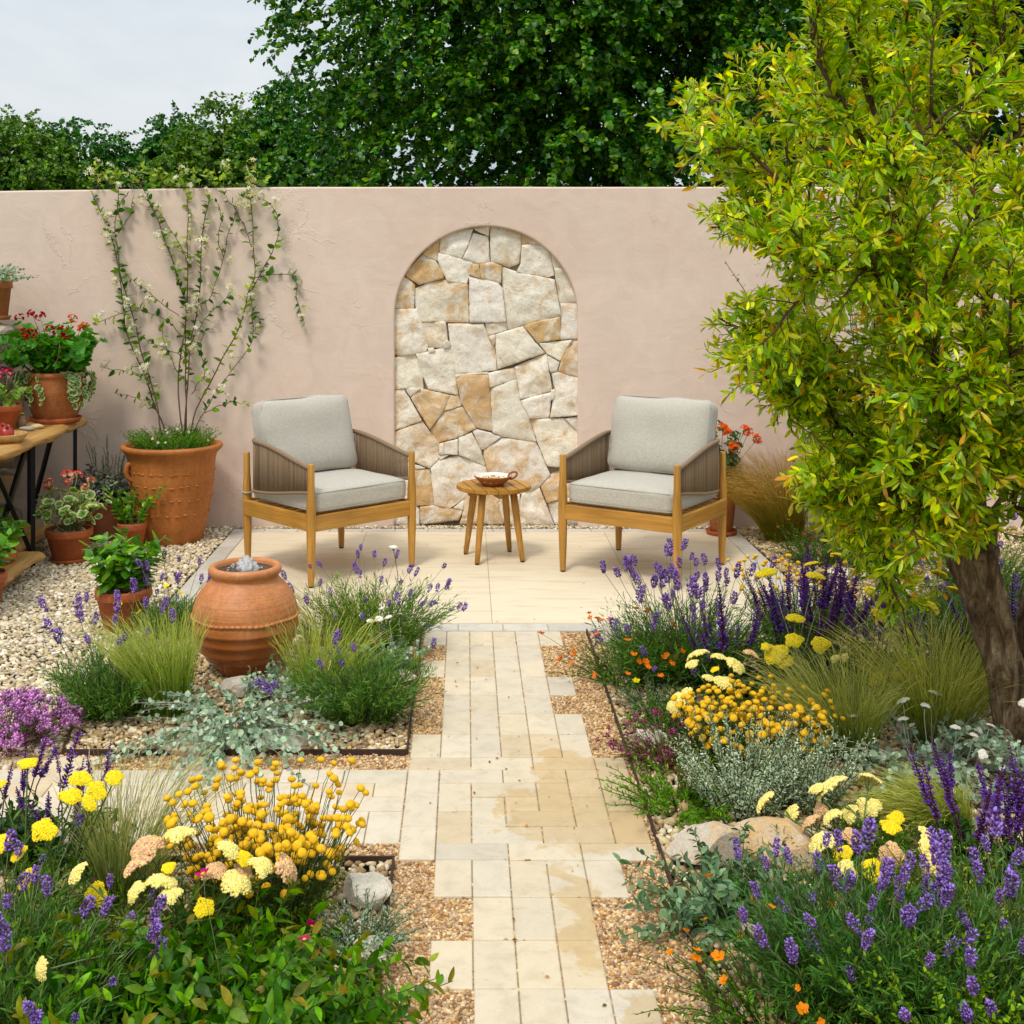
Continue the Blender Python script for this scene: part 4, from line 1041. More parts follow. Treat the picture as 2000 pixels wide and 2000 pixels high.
def achillea(label, x, y, heads, seed=0, group='yarrow plants', fol=(.13, .16, 45), stem=(96, 118, 62), leafcol=FERN, cup=.55):
    """heads: (display x, display y, depth, kind, size)"""
    q = np.random.default_rng(seed + 500); t = thing('yarrow', label, 'yarrow', (x, y, -.01), 0, group); o = np.array([x, y, -.01])
    tips = np.array([atd(h[0], h[1], h[2]) for h in heads]) - o - np.array([0, 0, .014])
    P = stems_to(q, o, tips, 9, .12, .045)
    mb = MB(); tubes(mb, P, np.linspace(.0026, .0018, 9), 5, s2l(*stem)); mb.build('stems', M_STEM, t)
    mb = MB(); leaves(mb, q, P, 14, .08, T_FERN, .05, leafcol, .8, .2, .88)
    R_, H_, n_ = fol
    Pf = arcs(q, n_, R_ * .5, H_ * 1.2, 1.15, .35); leaves(mb, q, Pf, 30, .05, T_FERN, .032, leafcol, .95, .25)
    mb.build('foliage', M_LEAF, t)
    for i, h in enumerate(heads):
        ms = {'y': MA_Y, 'c': MA_C, 'p': MA_P}[h[3]]; d = norm((P[i, -1] - P[i, -2]) * 3 / np.linalg.norm(P[i, -1] - P[i, -2]) + q.normal(0, .5, 3) * .8 + np.array([0, -.9, 1.6]) * cup)
        R = zframes(d[None])[0] @ rotz(np.array(q.uniform(0, 6.28)))
        place(ms[i % len(ms)], 'flower_head', t, (P[i, -1] + d * .014).tolist(), R, float(h[4]))
    return t
def cottonlav(label, x, y, R=.2, n=150, H=(.22, .36), seed=0, region=None, group='button flowered plants', gold=MB_, hs=1.0, flw=(0, 0), hseed=None):
    q = np.random.default_rng(seed + 700); hs *= 1.24; t = thing('santolina', label, 'santolina', (x, y, -.01), 0, group)
    g = [s2l(88, 108, 58), s2l(112, 126, 78), s2l(74, 96, 50)]
    mb = MB(); P = arcs(q, 210, R * .5, max(H[0] * 1.05, .2), .8, .12); tubes(mb, P, np.linspace(.0015, .0008, 7), 4, s2l(110, 115, 70) * .8); leaves(mb, q, P, 34, .1, T_TUFT, .019, g, .8, .22); mb.build('foliage', M_LEAF, t)
    L = q.uniform(H[0], H[1], n) * 1.1
    P = arcs(q, n, R * .62, L, .46, .12, 8, lean=flw)
    mb = MB(); tubes(mb, P, np.linspace(.0012, .0009, 8), 4, s2l(92, 112, 48) * .7); mb.build('flower_stems', M_STEM, t)
    order = np.argsort(P[:, -1, 1]); P = P[order]
    put_heads(t, P[:100], gold, 'button_flower', hs, .13, q, tilt=.25)
    if n > 100:
        mb = MB(); e, d = ends(P[100:]); k = len(e); V, F = ICO2
        mb.inst((V * np.array([1, 1, .72]), F), e, zframes(d), .0088 * 1.24 * q.uniform(.85, 1.15, k), np.array((.78, .44, .008)) * q.uniform(.85, 1.15, (k, 1)))
        tag(mb.build('button_flowers', M_FLORET, t), kind='stuff')
    return t
def salvia(label, x, y, R=.1, n=16, H=.38, seed=0, group='purple salvia plants', lean=(0, 0), spread=.45, hs=1.0, ln=26):
    q = np.random.default_rng(seed + 900); t = thing('salvia', label, 'salvia', (x, y, -.01), 0, group)
    P = arcs(q, n, R * .6, H * .82, spread, .03, 8, lean=lean)
    mb = MB(); tubes(mb, P, np.linspace(.0024, .0018, 8), 5, s2l(78, 40, 62) * .9); mb.build('flower_stems', M_STEM, t)
    mb = MB(); P2 = arcs(q, 30, R * .7, H * .5, .8, .2); gl = [s2l(62, 86, 52), s2l(78, 104, 62), s2l(52, 74, 46)]
    leaves(mb, q, P2, ln, .1, T_CIST, .045, gl, 1.0, .22); leaves(mb, q, P, 7, .15, T_CIST, .036, gl, 1.0, .2, .8); mb.build('foliage', M_LEAF, t)
    put_heads(t, P, MS, 'flower_spike', hs, .18, q, tilt=.08)
    return t
SILV = [s2l(170, 188, 164), s2l(142, 166, 142), s2l(184, 196, 172), s2l(124, 150, 124)]
def helichrysum(label, x, y, R=.3, H=.14, n=60, seed=0, Lf=.027, k=22, group='silver leaved trailing plants', lean=(0, 0), white=0, bend=.75, spread=1.35):
    q = np.random.default_rng(seed + 1100); t = thing('silver_plant', label, 'silver plant', (x, y, -.01), 0, group)
    P = arcs(q, n, R * .3, R * 1.25, spread, bend, 9, lean=lean); P[..., 2] = np.minimum(P[..., 2], H * (1 + .3 * q.random((n, 1)))) + .008
    mb = MB(); tubes(mb, P, np.linspace(.0022, .0012, 9), 5, s2l(178, 172, 150) * .8); mb.build('stems', M_STEM, t)
    mb = MB(); leaves(mb, q, P, k, .12, T_RND, Lf, SILV, 1.0, .18, upw=1.0, taper=.3); mb.build('foliage', M_SILVER, t)
    if white:
        mb0 = m_achillea(seed + 70, (.78, .74, .62), (.7, .66, .5), .016, .3, .0024); P = arcs(q, white, R * .7, H * 1.35, .5, .1); mb = MB(); tubes(mb, P, .0012, 4, SILV[0]); mb.build('flower_stems', M_STEM, t); put_heads(t, P, [mb0], 'flower_head', 1, .2, q)
    return t
def mat_plant(name, label, cat, x, y, R, H, n, T, Lf, cols, seed, k=24, mat=None, heads=None, nh=0, hname='flower', hs=1.0, group=None, spread=1.25, bend=.3, stemcol=(95, 105, 60), ang=.9, lean=(0, 0), hH=1.15, htilt=.35, tipcol=None, hup=.3, csd=.2, wv=.12):
    q = np.random.default_rng(seed + 1300); t = thing(name, label, cat, (x, y, -.01), 0, group)
    L = q.uniform(.6, 1.1, n) * math.hypot(R * .8, H)
    P = arcs(q, n, R * .45, L, spread, bend, 7, lean=lean)
    P[..., 2] *= H / max(P[..., 2].max(), 1e-3) if P[..., 2].max() > H * 1.25 else 1
    mb = MB(); tubes(mb, P, np.linspace(.0018, .0009, 7), 4, s2l(*stemcol) * .8); leaves(mb, q, P, k, .1, T, Lf, cols, ang, csd, tipcol=tipcol, wv=wv); mb.build('foliage', mat or M_LEAF, t)
    if heads:
        P = arcs(q, nh, R * .5, L[:nh] * hH if nh <= n else math.hypot(R * .8, H) * hH, spread * .9, bend * .6, 7, lean=lean)
        mb = MB(); tubes(mb, P, .0009, 4, s2l(*stemcol)); mb.build('flower_stems', M_STEM, t)
        put_heads(t, P, heads, hname, hs, .15, q, tilt=htilt, upmix=hup)
    return t
# ------------------------------------------------------------------ planting
G1 = [s2l(84, 120, 56), s2l(66, 100, 44), s2l(104, 138, 70)]
# bed round the urn
lavender('lavender with sparse purple spikes at the left corner of the urn bed', *gd(215, 1345), .19, .235, 22, .43, 1, fl=ML, sp_spread=.5, lean=(-.08, .05), nst=220, hs=1.15)
lavender('small lavender behind the urn bed grass, between basil pot and urn', *gd(330, 1195), .13, .16, 16, .33, 2, sp_spread=.5, hs=1.0)
lavender('bushy blue green lavender at the right front corner of the urn bed', *gd(692, 1355), .19, .26, 10, .36, 3, sp_spread=1.2, lean=(-.1, 0), nst=220, hs=1.1)
lavender('lavender with long wiry purple spikes on the patio side right of the urn', *gd(705, 1225), .22, .31, 40, .44, 4, col=[s2l(100, 128, 70), s2l(122, 146, 84), s2l(84, 112, 60)], sp_spread=1.05, nst=220, hs=.95, lean=(.08, .02))
stipa('bright green feather grass leaning left beside the urn', *gd(318, 1345), 900, .36, .34, (-.16, .02), 1, (98, 142, 42), (196, 204, 128), .35, .07)
stipa('feather grass fanning up to the right of the urn', *gd(600, 1330), 420, .34, .42, (.08, .05), 2, (100, 146, 46), (196, 202, 124), .4, .07)
stipa('wispy small feather grass behind the right side of the urn', *gd(610, 1215), 260, .34, .7, (-.1, 0), 3, (120, 140, 60), (205, 195, 135), .5, .05)
helichrysum('trailing silver round leaved plant spilling over the steel edge in front of the urn', *gd(447, 1385), .28, .09, 80, 1, .026, 24, lean=(.0, -.15))
helichrysum('upright sprig of silver round leaves right against the urn', *gd(525, 1318), .13, .12, 22, 2, .027, 18, spread=.8, bend=.3)
helichrysum('silver leaved plant next to orange flowers at the patio corner', *gd(735, 1265), .15, .20, 34, 3, .021, 18, spread=.9, bend=.3, white=5)
mat_plant('sun_rose', 'few orange flowers on low green mat by the path right of the urn', 'sun rose', *gd(757, 1262), .09, .10, 26, T_OB, .02, G1, 1, 20, heads=MO, nh=6, group='orange sun roses')
mat_plant('primrose', 'few pale yellow flowers on thin stems above the grass left of urn', 'primrose', *gd(265, 1225), .10, .2, 14, T_LANCE, .03, G1, 2, 12, heads=[MYEL], nh=4, hs=1.1, hH=1.5, spread=.6)
q = np.random.default_rng(60); bx, by = gd(755, 1190)
t = thing('wild_carrot', 'single curved stem with white flat flower head in front of the left armchair', 'wild flower', (bx, by, -.01))
tip = atd(742, 1033, by) - np.array([bx, by, -.01])
P = smoothpath([(0, 0, 0), (-.005, 0, .10), (-.035, 0, .17), (-.01, 0, .24), tip], 24); mb = MB(); tubes(mb, P, .0017, 5, s2l(100, 90, 75)); mb.build('stem', M_STEM, t)
place(m_achillea(99, (.74, .76, .62), (.6, .68, .4), .022, .3, .0022), 'flower_head', t, P[-1].tolist(), None, 1)
mat_plant('thyme', 'dense mauve flowering thyme cushion at the left edge', 'thyme', *gd(22, 1400), .155, .11, 220, T_OB, .010, [s2l(186, 112, 176), s2l(120, 126, 80), s2l(200, 130, 190)], 3, 26, heads=[m_lavender(31, (.60, .27, .57), 3, 8, .004), m_lavender(32, (.5, .2, .48), 3, 8, .004)], nh=100, hname='flower_spike', hs=1.8, hH=1.02, htilt=.2)

# front left bed
salvia('dark purple salvia spikes at the far left of the front bed', *gd(120, 1625), .16, 13, .27, 1, spread=.35, hs=.75, ln=30)
salvia('purple salvia at the left frame edge behind yellow yarrow', *gd(5, 1600), .12, 8, .24, 2, spread=.35, hs=.75)
achillea('tall bright yellow yarrow at the left of the front left bed', -1.05, 3.02, [(52, 1441, 3.05, 'y', 0.87), (150, 1469, 3.0, 'y', 0.95), (214, 1466, 3.0, 'y', 0.81), (181, 1487, 2.97, 'y', 0.87), (132, 1500, 2.95, 'y', 0.95), (166, 1512, 2.93, 'y', 0.67), (85, 1561, 2.9, 'y', 1.03), (0, 1592, 2.9, 'y', 1.06), (42, 1608, 2.88, 'y', 0.74), (56, 1642, 2.85, 'y', 0.45), (182, 1680, 2.85, 'y', 0.92), (45, 1662, 2.85, 'y', 0.45), (2, 1480, 3.0, 'y', 0.56)], 1, fol=(.26, .2, 90))
achillea('cream and peach yarrow in the middle of the front left bed', -.66, 2.84, [(340, 1582, 2.85, 'c', 1.10), (158, 1647, 2.8, 'c', 0.85), (302, 1672, 2.78, 'c', 1.10), (325, 1690, 2.76, 'c', 0.77), (282, 1602, 2.86, 'p', 1.10), (268, 1640, 2.82, 'p', 1.10), (268, 1678, 2.78, 'c', 0.77), (320, 1636, 2.8, 'y', 0.60), (424, 1607, 2.82, 'c', 0.93), (457, 1614, 2.82, 'y', 0.64), (406, 1646, 2.8, 'p', 0.79), (440, 1668, 2.78, 'c', 1.06), (485, 1636, 2.8, 'c', 0.93), (525, 1637, 2.82, 'p', 1.08), (450, 1648, 2.82, 'p', 0.77), (385, 1706, 2.75, 'y', 0.75), (94, 1815, 2.5, 'c', 0.64)], 2, fol=(.3, .18, 110))
stipa('upright pale feather grass in the front left bed', *gd(232, 1700), 380, .37, .42, (.12, .06), 4, (96, 122, 62), (192, 190, 140), .45, .05)
cottonlav('mound of golden button flowers in the front left bed by the path', -.50, 3.06, .19, 360, (.15, .345), 1, hs=1.0, flw=(.0, .02))
mat_plant('grey_herb', 'small grey feathery plant at the foot of the golden button flowers', 'herb', -.25, 2.93, .09, .12, 70, T_TUFT, .013, SILV, 4, 50, mat=M_SILVER, spread=1.0)
CIS = [s2l(98, 138, 68), s2l(76, 116, 54), s2l(124, 162, 86), s2l(66, 102, 50)]
ctip = (s2l(150, 120, 50), .86)
mat_plant('rock_rose', 'leafy green rock rose with a few magenta flowers in the front left corner', 'rock rose', -.50, 2.50, .26, .28, 95, T_CIST, .062, CIS, 5, 26, heads=[MMAG], nh=3, hs=.85, hH=1.0, tipcol=ctip, group='green rock roses', ang=1.0)
mat_plant('rock_rose', 'low green rock rose lying against the steel edge in the front left bed', 'rock rose', -.34, 2.60, .15, .17, 50, T_CIST, .056, CIS, 6, 22, tipcol=ctip, group='green rock roses', ang=1.0)
mat_plant('rock_rose', 'dark green rock rose between the front lavender and the cream yarrow', 'rock rose', -.72, 2.58, .22, .24, 60, T_CIST, .058, CIS, 7, 24, tipcol=ctip, group='green rock roses', ang=1.0)
lavender('lavender in the bottom left corner under the yellow yarrow', -.93, 2.55, .2, .22, 26, .34, 5, sp_spread=.9, hs=1.0, nst=170)
lavender('lavender at the left frame edge below the yellow yarrow', -1.07, 2.72, .18, .24, 18, .36, 6, sp_spread=.8, hs=1.0)

# right bed, back
lavender('lavender with many tall violet spikes in front of the right armchair', *gd(1300, 1275), .25, .34, 52, .50, 7, sp_spread=.55, nst=250, col=[s2l(84, 116, 62), s2l(104, 136, 78), s2l(70, 98, 54)], hs=1.2, budfrac=.15)
lavender('low lavender at the left front of the tall violet spikes', *gd(1245, 1285), .15, .2, 14, .27, 8, sp_spread=1.1)
mat_plant('sun_rose', 'orange flowered sun rose beside the path right of the patio step', 'sun rose', *gd(1170, 1283), .16, .19, 60, T_OB, .022, G1, 8, 22, heads=MO, nh=34, group='orange sun roses', hs=1.15, hH=1.3, hup=.5)
mat_plant('silver_herb', 'small grey green herb below the orange sun rose', 'herb', *gd(1225, 1335), .10, .13, 45, T_OB, .018, [s2l(120, 142, 108), s2l(100, 124, 92)], 9, 24, mat=M_SILVER, spread=1.0)
mat_plant('primrose', 'small pale yellow flower left of the cream yarrow in the right bed', 'primrose', *gd(1262, 1318), .08, .13, 10, T_LANCE, .03, G1, 10, 10, heads=[MYEL], nh=1, hs=1.0, hH=1.25)
achillea('flat cream yarrow behind the golden buttons in the right bed', .91, 4.28, [(1322, 1240, 4.4, 'c', 1.21), (1355, 1243, 4.4, 'c', 0.85), (1310, 1256, 4.36, 'c', 0.85), (1352, 1262, 4.36, 'y', 0.55), (1380, 1258, 4.36, 'c', 1.28), (1335, 1282, 4.3, 'c', 0.73), (1285, 1322, 4.2, 'c', 1.03), (1302, 1310, 4.22, 'c', 0.91), (1365, 1292, 4.28, 'c', 1.21), (1412, 1238, 4.38, 'p', 0.91), (1275, 1330, 4.2, 'c', 0.73), (1390, 1310, 4.25, 'y', 0.61)], 3, fol=(.2, .15, 60), cup=.85)
achillea('tall flat topped yellow yarrow in front of the dark purple spikes', 1.30, 4.68, [(1449, 1081, 4.8, 'y', 1.38), (1537, 1087, 4.8, 'y', 1.23), (1500, 1167, 4.7, 'y', 1.12), (1497, 1208, 4.6, 'y', 1.25), (1467, 1230, 4.55, 'y', 1.56), (1483, 1246, 4.52, 'y', 0.94), (1445, 1219, 4.55, 'y', 0.69), (1548, 1215, 4.6, 'y', 1.25), (1652, 1157, 4.65, 'y', 1.23), (1752, 1140, 4.7, 'y', 1.25), (1580, 1048, 5.0, 'y', 1.12), (1535, 1065, 5.0, 'y', 1.19)], 4, fol=(.25, .2, 60), stem=(140, 152, 110), cup=1.1)
achillea('yellow yarrow heads over the tall grass left of the tree trunk', 1.60, 4.45, [(1660, 1278, 4.4, 'y', 1.12), (1693, 1275, 4.4, 'y', 0.75), (1800, 1114, 4.8, 'y', 1.12), (1770, 1082, 4.9, 'y', 1.12), (1600, 1240, 4.45, 'c', 0.62), (1580, 1243, 4.45, 'c', 0.62)], 5, fol=(.2, .18, 40), stem=(140, 152, 110), cup=1.1)
salvia('large clump of dark purple salvia spikes under the tree', 1.40, 4.95, .2, 36, .36, 3, spread=.38, hs=1.1, ln=34)
salvia('dark purple salvia between the violet lavender and the yellow yarrow', .99, 4.70, .10, 12, .25, 4, spread=.35, hs=.95)
salvia('dark purple salvia behind the yellow yarrow left of the trunk', 1.63, 4.85, .12, 14, .30, 5, spread=.4, hs=1.0)
cottonlav('loose small yellow button flowers behind the dark purple salvia', 1.5, 5.45, .3, 70, (.22, .34), 3, hs=1.0)
achillea('small yellow yarrow behind the salvia near the gravel', 1.85, 5.6, [(1560, 1105, 5.5, 'y', .8), (1600, 1108, 5.5, 'y', .8), (1640, 1112, 5.5, 'y', .8), (1672, 1105, 5.5, 'y', .8), (1620, 1082, 5.7, 'y', .8), (1590, 1022, 6.2, 'y', .9), (1610, 1035, 6.2, 'y', .9), (1690, 1075, 5.8, 'y', .8)], 6, fol=(.3, .2, 60), cup=1.1)
cottonlav('mound of golden button flowers in the right bed', .945, 4.0, .28, 300, (.12, .25), 2, hs=1.05, flw=(.02, .0))
GREY = [s2l(182, 196, 168), s2l(158, 176, 146), s2l(198, 208, 182)]
mat_plant('curry_plant', 'grey feathery mound left of its pair under the golden buttons', 'silver plant', .83, 3.66, .17, .25, 130, T_TUFT, .019, GREY, 11, 50, mat=M_SILVER, spread=.75, bend=.05, ang=.8, group='grey feathery mounds')
mat_plant('curry_plant', 'grey feathery mound right of its pair behind the cream yarrow', 'silver plant', 1.03, 3.70, .14, .24, 105, T_TUFT, .019, GREY, 12, 50, mat=M_SILVER, spread=.75, bend=.05, ang=.8, group='grey feathery mounds')
stipa('pale green feather grass right of the golden buttons in the right bed', *gd(1600, 1425), 800, .36, .45, (-.12, .02), 5, (100, 128, 48), (196, 196, 130), .45, .07)
stipa('large golden feather grass left of the tree trunk', *gd(1765, 1395), 700, .42, .55, (.02, .05), 6, (112, 136, 50), (206, 202, 130), .42, .08, plume=.6, w=.0016)
stipa('arching green feather grass in front of the tree trunk', *gd(1790, 1565), 700, .20, .5, (-.4, .02), 7, (112, 140, 48), (206, 206, 128), .6, .06)
mat_plant('ground_cover', 'low dark red ground cover beside the steel edge', 'ground cover', *gd(1262, 1432), .15, .085, 190, T_OB, .013, [s2l(112, 40, 56), s2l(130, 52, 70), s2l(96, 104, 44), s2l(92, 36, 50)], 13, 26, heads=[m_lavender(33, (.30, .05, .14), 3, 7, .004)], nh=60, hname='flower_spike')
mat_plant('herb', 'small bright green herb below the dark red ground cover', 'herb', *gd(1275, 1525), .14, .15, 70, T_LANCE, .026, [s2l(96, 140, 56), s2l(116, 158, 70)], 14, 26)
helichrysum('silver round leaved plant with white flowers left of the trunk base', 1.50, 3.93, .26, .17, 50, 4, .026, 18, white=12, spread=1.1)
helichrysum('silver round leaved plant at the foot of the tree trunk', 1.80, 3.78, .2, .24, 36, 5, .026, 18, white=5, spread=.8, bend=.3)
helichrysum('dark leafy silver plant between the arching grass and the trunk', 1.36, 3.78, .18, .09, 34, 6, .026, 16)

# right bed, front
SAGE = [s2l(104, 130, 96), s2l(84, 112, 80), s2l(126, 150, 114)]
mat_plant('herb', 'bright green feathery herb between the orange flowers and the dark red ground cover', 'herb', *gd(1255, 1375), .12, .12, 60, T_TUFT, .018, G1, 24, 30)
achillea('pale yellow yarrow low in front of the arching grass near the trunk', 1.22, 3.42, [(1640, 1520, 3.4, 'c', 1.0), (1690, 1540, 3.36, 'y', .8), (1610, 1535, 3.38, 'c', .9), (1560, 1525, 3.42, 'p', .85), (1505, 1535, 3.42, 'c', .9)], 9, fol=(.2, .14, 50), cup=.75)
mat_plant('rock_rose', 'grey green rock rose spreading over the steel edge at the right of the path', 'rock rose', .665, 3.07, .19, .17, 70, T_CIST, .042, SAGE, 15, 22, mat=M_SILVER, group='grey rock roses', ang=1.0)
achillea('cream and peach yarrow behind the big purple lavender', 1.06, 3.24, [(1457, 1515, 3.42, 'c', 1.17), (1578, 1490, 3.4, 'c', 1.34), (1638, 1476, 3.42, 'c', 0.99), (1578, 1545, 3.32, 'c', 0.99), (1540, 1555, 3.32, 'p', 0.87), (1558, 1592, 3.22, 'c', 1.11), (1592, 1607, 3.2, 'y', 0.87), (1600, 1575, 3.24, 'p', 0.70), (1678, 1607, 3.15, 'p', 0.99), (1742, 1590, 3.15, 'c', 1.34), (1748, 1625, 3.1, 'c', 1.05), (1598, 1642, 3.1, 'c', 0.93), (1680, 1560, 3.2, 'y', 0.93), (1645, 1635, 3.1, 'y', 0.93), (1548, 1492, 3.4, 'c', 0.82)], 7, fol=(.25, .16, 70), cup=.75)
lavender('big lavender with fat violet heads at the lower right, left plant', .84, 2.72, .21, .25, 28, .315, 9, sp_spread=.8, nst=230, hs=1.05, col=[s2l(80, 112, 66), s2l(98, 130, 80), s2l(66, 94, 58)], budfrac=.1)
lavender('big lavender with fat violet heads in the middle of the lower right', 1.02, 2.62, .22, .25, 34, .29, 10, sp_spread=.9, nst=230, hs=1.05, col=[s2l(80, 112, 66), s2l(98, 130, 80), s2l(66, 94, 58)], budfrac=.1)
lavender('big lavender with violet heads at the right frame edge', 1.24, 2.78, .2, .25, 22, .31, 11, sp_spread=.6, nst=180, hs=1.25, budfrac=.1)
salvia('leaning violet salvia in front of the tree trunk', 1.38, 3.30, .10, 14, .24, 6, spread=.5, lean=(-.12, 0), hs=1.05)
salvia('violet salvia at the right frame edge near the trunk', 1.50, 3.2, .10, 12, .22, 7, spread=.5, hs=1.0)
mat_plant('variegated_thyme', 'pale yellow green variegated thyme beside the cream yarrow', 'thyme', 1.21, 3.0, .15, .25, 70, T_OB, .015, [s2l(186, 192, 110), s2l(150, 170, 80), s2l(205, 205, 140)], 16, 34, spread=.8)
mat_plant('oregano', 'bright green oregano among the lavender at the bottom right', 'oregano', .97, 2.45, .16, .29, 60, T_OV, .02, [s2l(124, 158, 62), s2l(100, 138, 52), s2l(146, 172, 84)], 17, 30, spread=.7, group='oregano plants')
mat_plant('oregano', 'bright green oregano in the bottom right corner', 'oregano', 1.14, 2.47, .16, .28, 60, T_OV, .02, [s2l(124, 158, 62), s2l(100, 138, 52), s2l(146, 172, 84)], 18, 30, spread=.7, group='oregano plants')
mat_plant('sun_rose', 'orange flowered sun rose at the bottom right by the steel edge', 'sun rose', .665, 2.66, .2, .15, 90, T_OB, .021, G1, 19, 24, heads=[m_fivepetal(21, (.82, .24, .01), .015, (.8, .3, .01))], nh=26, group='orange sun roses', hs=.85, hH=1.15, hup=.4)
mat_plant('daisy', 'small white and pink daisies at the bottom edge beneath the lavender', 'daisy', .77, 2.42, .12, .12, 30, T_OB, .02, G1, 20, 16, heads=[MDAISY, MDAISYP, MDAISY], nh=8, hs=1.15, htilt=.25)
mat_plant('herb', 'low dark green herb with orange flowers in the back right gravel before the tall grass', 'herb', 1.95, 6.85, .2, .16, 70, T_FERN, .03, [s2l(70, 98, 50), s2l(52, 80, 42)], 21, 26, heads=MO, nh=8)
lavender('lavender growing in front of the right hand planter', 2.25, 6.6, .22, .3, 22, .46, 12, sp_spread=.6, hs=1.1)
lavender('lavender behind the tree trunk at the right', 2.2, 5.2, .22, .3, 18, .42, 13, sp_spread=.7, nst=170, hs=1.1)
lavender('dark lavender right of the tree trunk', 2.25, 4.5, .22, .32, 16, .4, 14, sp_spread=.7, nst=170, hs=1.1)
mat_plant('herb', 'dark green leafy herb behind the tree trunk', 'herb', 1.98, 4.75, .25, .3, 70, T_LANCE, .04, [s2l(62, 88, 50), s2l(80, 108, 62)], 22, 26)
salvia('dark purple salvia right of the tree trunk', 2.15, 4.9, .14, 14, .33, 8, spread=.45, hs=1.1)
stipa('tall brown tipped feather grass against the wall right of the armchairs', 1.93, 7.4, 1100, .66, .42, (-.18, -.02), 8, (128, 140, 52), (192, 160, 110), .6, .10, plume=.6, w=.0021)
achillea('yellow yarrow beside the planter against the wall', 2.05, 7.1, [(1498, 865, 7.1, 'y', 1.1), (1535, 880, 7.1, 'y', 1.0), (1540, 895, 7.1, 'y', 1.0), (1530, 858, 7.2, 'y', 1.0), (1675, 910, 6.9, 'y', .9), (1690, 968, 6.6, 'y', .9), (1618, 972, 6.6, 'y', .8)], 8, fol=(.25, .3, 50))

mat_plant('herb', 'leafy green clump at the right edge of the back bed, nearest the tree trunk', 'herb', 2.55, 5.35, .28, .3, 90, T_LANCE, .04, [s2l(78, 112, 58), s2l(96, 130, 68)], 40, 26)
lavender('lavender at the far right edge of the back bed beneath the tree', 2.6, 6.1, .26, .3, 24, .45, 41, sp_spread=.6, hs=1.1)
mat_plant('sun_rose', 'orange flowered sun rose at the far right of the back bed', 'sun rose', 2.25, 5.75, .2, .18, 60, T_OB, .024, G1, 42, 22, heads=MO, nh=22, group='orange sun roses', hs=1.1)
helichrysum('silver leaved plant at the far right behind the tree trunk', 2.35, 4.95, .25, .2, 40, 43, .027, 18, spread=1.0, bend=.4)
# ------------------------------------------------------------------ pots
def flowerpot_prof(R, H, base=.68):
    rb = R * base; rim = .17 * H + .012; ri = R * .93
    z1 = H - rim
    return [(0, .0), (rb * .96, 0), (rb, .005), (ri, z1), (R * .985, z1 + .002), (R, z1 + .006), (R, H - .006), (R * .985, H), (R * .91, H), (R * .89, H - .006), (R * .86, H - .03)]
def soil_part(t, R, z, q, pal=PAL_PALE, n=160, s=.009, gravel=True):
    mb = MB(); lathe(mb, [(0, z), (R, z - .002), (R, z - .01), (0, z - .01)], 32, (.08, .055, .035))
    if gravel:
        rr = R * .96 * np.sqrt(q.random(n)); a = q.uniform(0, 2 * PI, n)
        mb.inst(ICO1, np.stack([rr * np.cos(a), rr * np.sin(a), np.full(n, z + .002)], -1), randrot(n, q), np.stack([np.full(n, s), np.full(n, s * .8), np.full(n, s * .55)], -1), np.array(pal)[q.integers(0, len(pal), n)])
    mb.build('top_dressing', M_POTGRAVEL, t)
def saucer(t, R, mat, h=.022):
    mb = MB(); lathe(mb, [(0, 0), (R * .9, 0), (R, h), (R * .97, h + .002), (R * .9, .008), (0, .008)], 40); mb.build('saucer', mat, t)
def pot(t, prof, mat, z0=0, wob=.004, seg=56):
    mb = MB(); lathe(mb, [(r_, z + z0) for r_, z in prof], seg, wob=wob, seed=z0); return mb.build('pot', mat, t)
BAS = [s2l(92, 142, 44), s2l(72, 122, 34), s2l(118, 164, 62)]
def basil(label, x, y, R, H, fh, seed, n=26, Lf=.082, mat=None, base=.68, tall=.36):
    q = np.random.default_rng(seed + 2000); t = thing('potted_basil', label, 'potted basil', (x, y, .0), q.uniform(0, 6), 'basil plants in terracotta pots')
    pot(t, flowerpot_prof(R, H, base), mat or M_TERRA); soil_part(t, R * .87, H - .025, q)
    P = arcs(q, n, R * .3, fh, .62, .12, 8); P[..., 2] += H - .03
    mb = MB(); tubes(mb, P, np.linspace(.0028, .0016, 8), 5, s2l(112, 140, 60)); mb.build('stems', M_STEM, t)
    mb = MB(); leaves(mb, q, P, 15, .18, T_BASIL, Lf, BAS, 1.05, .16, upw=.9, taper=.3); mb.build('foliage', M_GLOSS, t)
    return t
basil('bushy basil in a terracotta pot on the pale gravel in front, left of urn', *gd(233, 1186), .126, .188, .29, 1)
basil('narrow tall basil in small terracotta pot against the big jasmine pot', *gd(249, 1040), .084, .17, .27, 2, 14, .05)
basil('cut off basil pot at the left frame edge, nearer one', -2.325, 5.82, .128, .19, .24, 3, 18)
basil('cut off basil pot at the left frame edge, behind the nearer one', -2.44, 6.28, .12, .19, .26, 4, 18)

